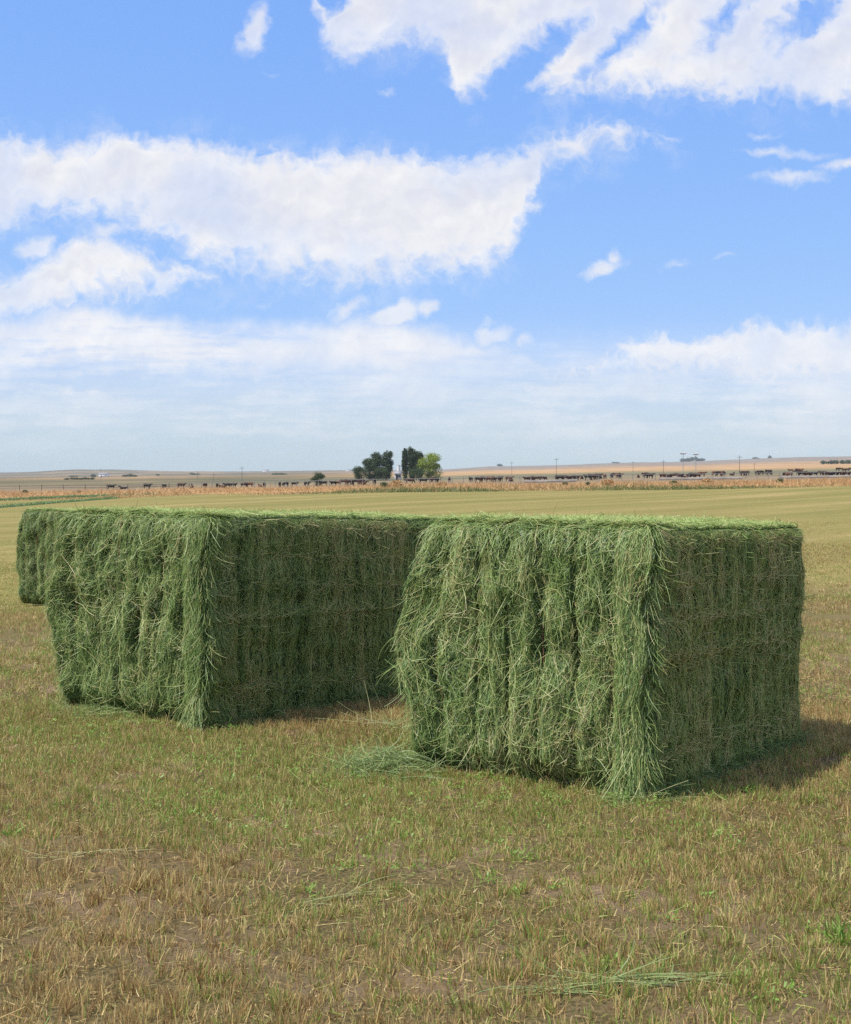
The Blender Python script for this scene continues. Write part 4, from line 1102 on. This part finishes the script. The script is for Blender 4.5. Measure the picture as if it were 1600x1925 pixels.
    n3, _ = g.noise(g.comb(Uw, Vw, 17.0), 2.3, 3, .5)
    bil = g.m('MULTIPLY', g.m('SUBTRACT', .36, g.m('ABSOLUTE', g.m('SUBTRACT', g.m('MULTIPLY', n3, 2.0), 1.0))), .42)
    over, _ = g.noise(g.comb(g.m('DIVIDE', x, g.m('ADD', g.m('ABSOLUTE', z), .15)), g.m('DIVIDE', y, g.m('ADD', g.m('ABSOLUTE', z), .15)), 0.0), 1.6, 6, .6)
    overhead_fill = g.m('MULTIPLY', g.ss(z, .36, .46), g.ss(over, .42, .58))  # unseen cloud cover above the frame, added as white fill from above
    big = mx(A, Bc, E)
    f = g.m('ADD', g.m('MINIMUM', big, .55), g.m('ADD', rag, bil))
    halo = g.m('MULTIPLY', g.ss(f, -.42, .2), g.m('MULTIPLY', g.ss(n1, .42, .62), .22))
    dens = mx(g.ss(f, -.08, .44), halo)
    fs = g.m('ADD', mx(small, small2, B2c), g.m('MULTIPLY', rag, .42))
    dens_s = g.m('MULTIPLY', g.ss(fs, -.02, .20), .85)
    fd = g.m('ADD', g.m('MINIMUM', Dc, .45), g.m('MULTIPLY', rag, .6))
    dens_d = g.m('MULTIPLY', g.ss(g.m('ADD', fd, bil), -.02, .34), .90)
    # ---- streaky low veil
    sv, _ = g.noise(g.comb(g.m('MULTIPLY', Uw, .16), Vw, 2.0), 1.7, 6, .6)
    sv2, _ = g.noise(g.comb(g.m('MULTIPLY', U, .10), V, 6.0), 4.5, 5, .6)
    st = g.m('ADD', g.m('MULTIPLY', sv, .6), g.m('MULTIPLY', sv2, .4))
    Cv = band([(-4, 5.6), (0, 5.85), (1.5, 5.65), (3, 5.8), (4, 5.95), (5.5, 5.95), (7, 5.85), (8.3, 6.1), (9.6, 6.4), (10.5, 6.75), (12, 6.95), (20, 7.1)],
              [(-4, 7.6), (0, 7.5), (6, 7.4), (12, 7.4), (20, 7.6)], .6)
    veil = g.m('MULTIPLY', g.ss(Cv, -.05, .5), g.ss(st, .24, .54))
    low = g.m('MULTIPLY', g.m('MULTIPLY', g.ss(V, 6.6, 7.6), g.m('SUBTRACT', 1.0, g.ss(V, 7.9, 8.8))), g.ss(st, .42, .62))
    base = g.m('MULTIPLY', g.m('MULTIPLY', g.ss(V, 5.9, 7.0), g.m('SUBTRACT', 1.0, g.ss(V, 7.6, 8.9))), g.m('ADD', .28, g.m('MULTIPLY', g.ss(st, .40, .60), .42)))
    thin = mx(g.m('MULTIPLY', veil, .94), g.m('MULTIPLY', low, .45), base)
    D = g.m('MAXIMUM', mx(dens, dens_s, dens_d, overhead_fill), thin)
    tn, _ = g.noise(g.comb(U, V, 14.0), .55, 4, .5)
    D = g.m('MULTIPLY', D, g.m('ADD', .70, g.m('MULTIPLY', g.ss(tn, .36, .60), .25)))
    # ---- cloud body: lit bumps against greyer hollows
    m1, _ = g.noise(g.comb(Uw, Vw, 4.0), 1.3, 6, .52)
    m2, _ = g.noise(g.comb(g.m('SUBTRACT', Uw, .09), g.m('SUBTRACT', Vw, .16), 4.0), 1.3, 6, .52)
    rel = g.m('MULTIPLY', g.m('SUBTRACT', m1, m2), 1.5)
    deep = g.m('MULTIPLY', g.ss(f, .25, .85), .34)
    lit = g.m('ADD', g.m('SUBTRACT', .80, deep), rel, clamp=True)
    cloud = g.mix(lit, (.70, .715, .81), (.985, .97, .955))
    STR = .15
    K = STR * 2 ** EXPO
    # film response of the sky: compress the raw sky per channel
    r = g.n('ShaderNodeSeparateColor'); nt.links.new(sky.outputs[0], r.inputs[0])
    q = g.n('ShaderNodeCombineColor')
    for i, (ref, out, gam) in enumerate([(.46, .208, .60), (.81, .437, .44), (1.36, .95, .12)]):
        nt.links.new(g.m('MULTIPLY', g.m('POWER', g.m('DIVIDE', r.outputs[i], ref / K), gam), out / K), q.inputs[i])
    skyc = g.n('ShaderNodeMix', data_type='RGBA', blend_type='MULTIPLY')
    g.put(skyc.inputs[0], g.ss(V, 6.3, 8.9)); nt.links.new(q.outputs[0], skyc.inputs[6]); skyc.inputs[7].default_value = (.97, .95, .68, 1)
    cl = g.n('ShaderNodeVectorMath', operation='SCALE'); nt.links.new(cloud, cl.inputs[0]); cl.inputs['Scale'].default_value = 1.0 / (STR * 2 ** EXPO)
    below = g.ss(z, -.005, .004)
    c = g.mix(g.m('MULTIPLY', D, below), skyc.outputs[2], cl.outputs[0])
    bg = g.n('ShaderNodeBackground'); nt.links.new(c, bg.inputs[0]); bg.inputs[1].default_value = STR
    o = g.n('ShaderNodeOutputWorld'); nt.links.new(bg.outputs[0], o.inputs[0])
world()

# ------------------------------------------------------------------ camera
cam = bpy.data.cameras.new('camera'); co = bpy.data.objects.new('camera', cam); COL.objects.link(co)
cam.sensor_fit = 'HORIZONTAL'; cam.sensor_width = 36; cam.lens = 36 * F / 1600
cam.clip_start = .05; cam.clip_end = 20000
co.location = (0, 0, EYE); co.rotation_euler = (R(90) - math.atan((962.5 - HOR) / F), 0, 0)
sc.camera = co

sc.view_settings.view_transform = 'Standard'; sc.view_settings.look = 'None'
sc.view_settings.exposure = EXPO; sc.view_settings.gamma = 1
cy = sc.cycles
cy.max_bounces = 6; cy.diffuse_bounces = 3; cy.glossy_bounces = 2; cy.transmission_bounces = 3; cy.volume_bounces = 1
cy.use_denoising = False; cy.denoising_input_passes = 'RGB_ALBEDO_NORMAL'
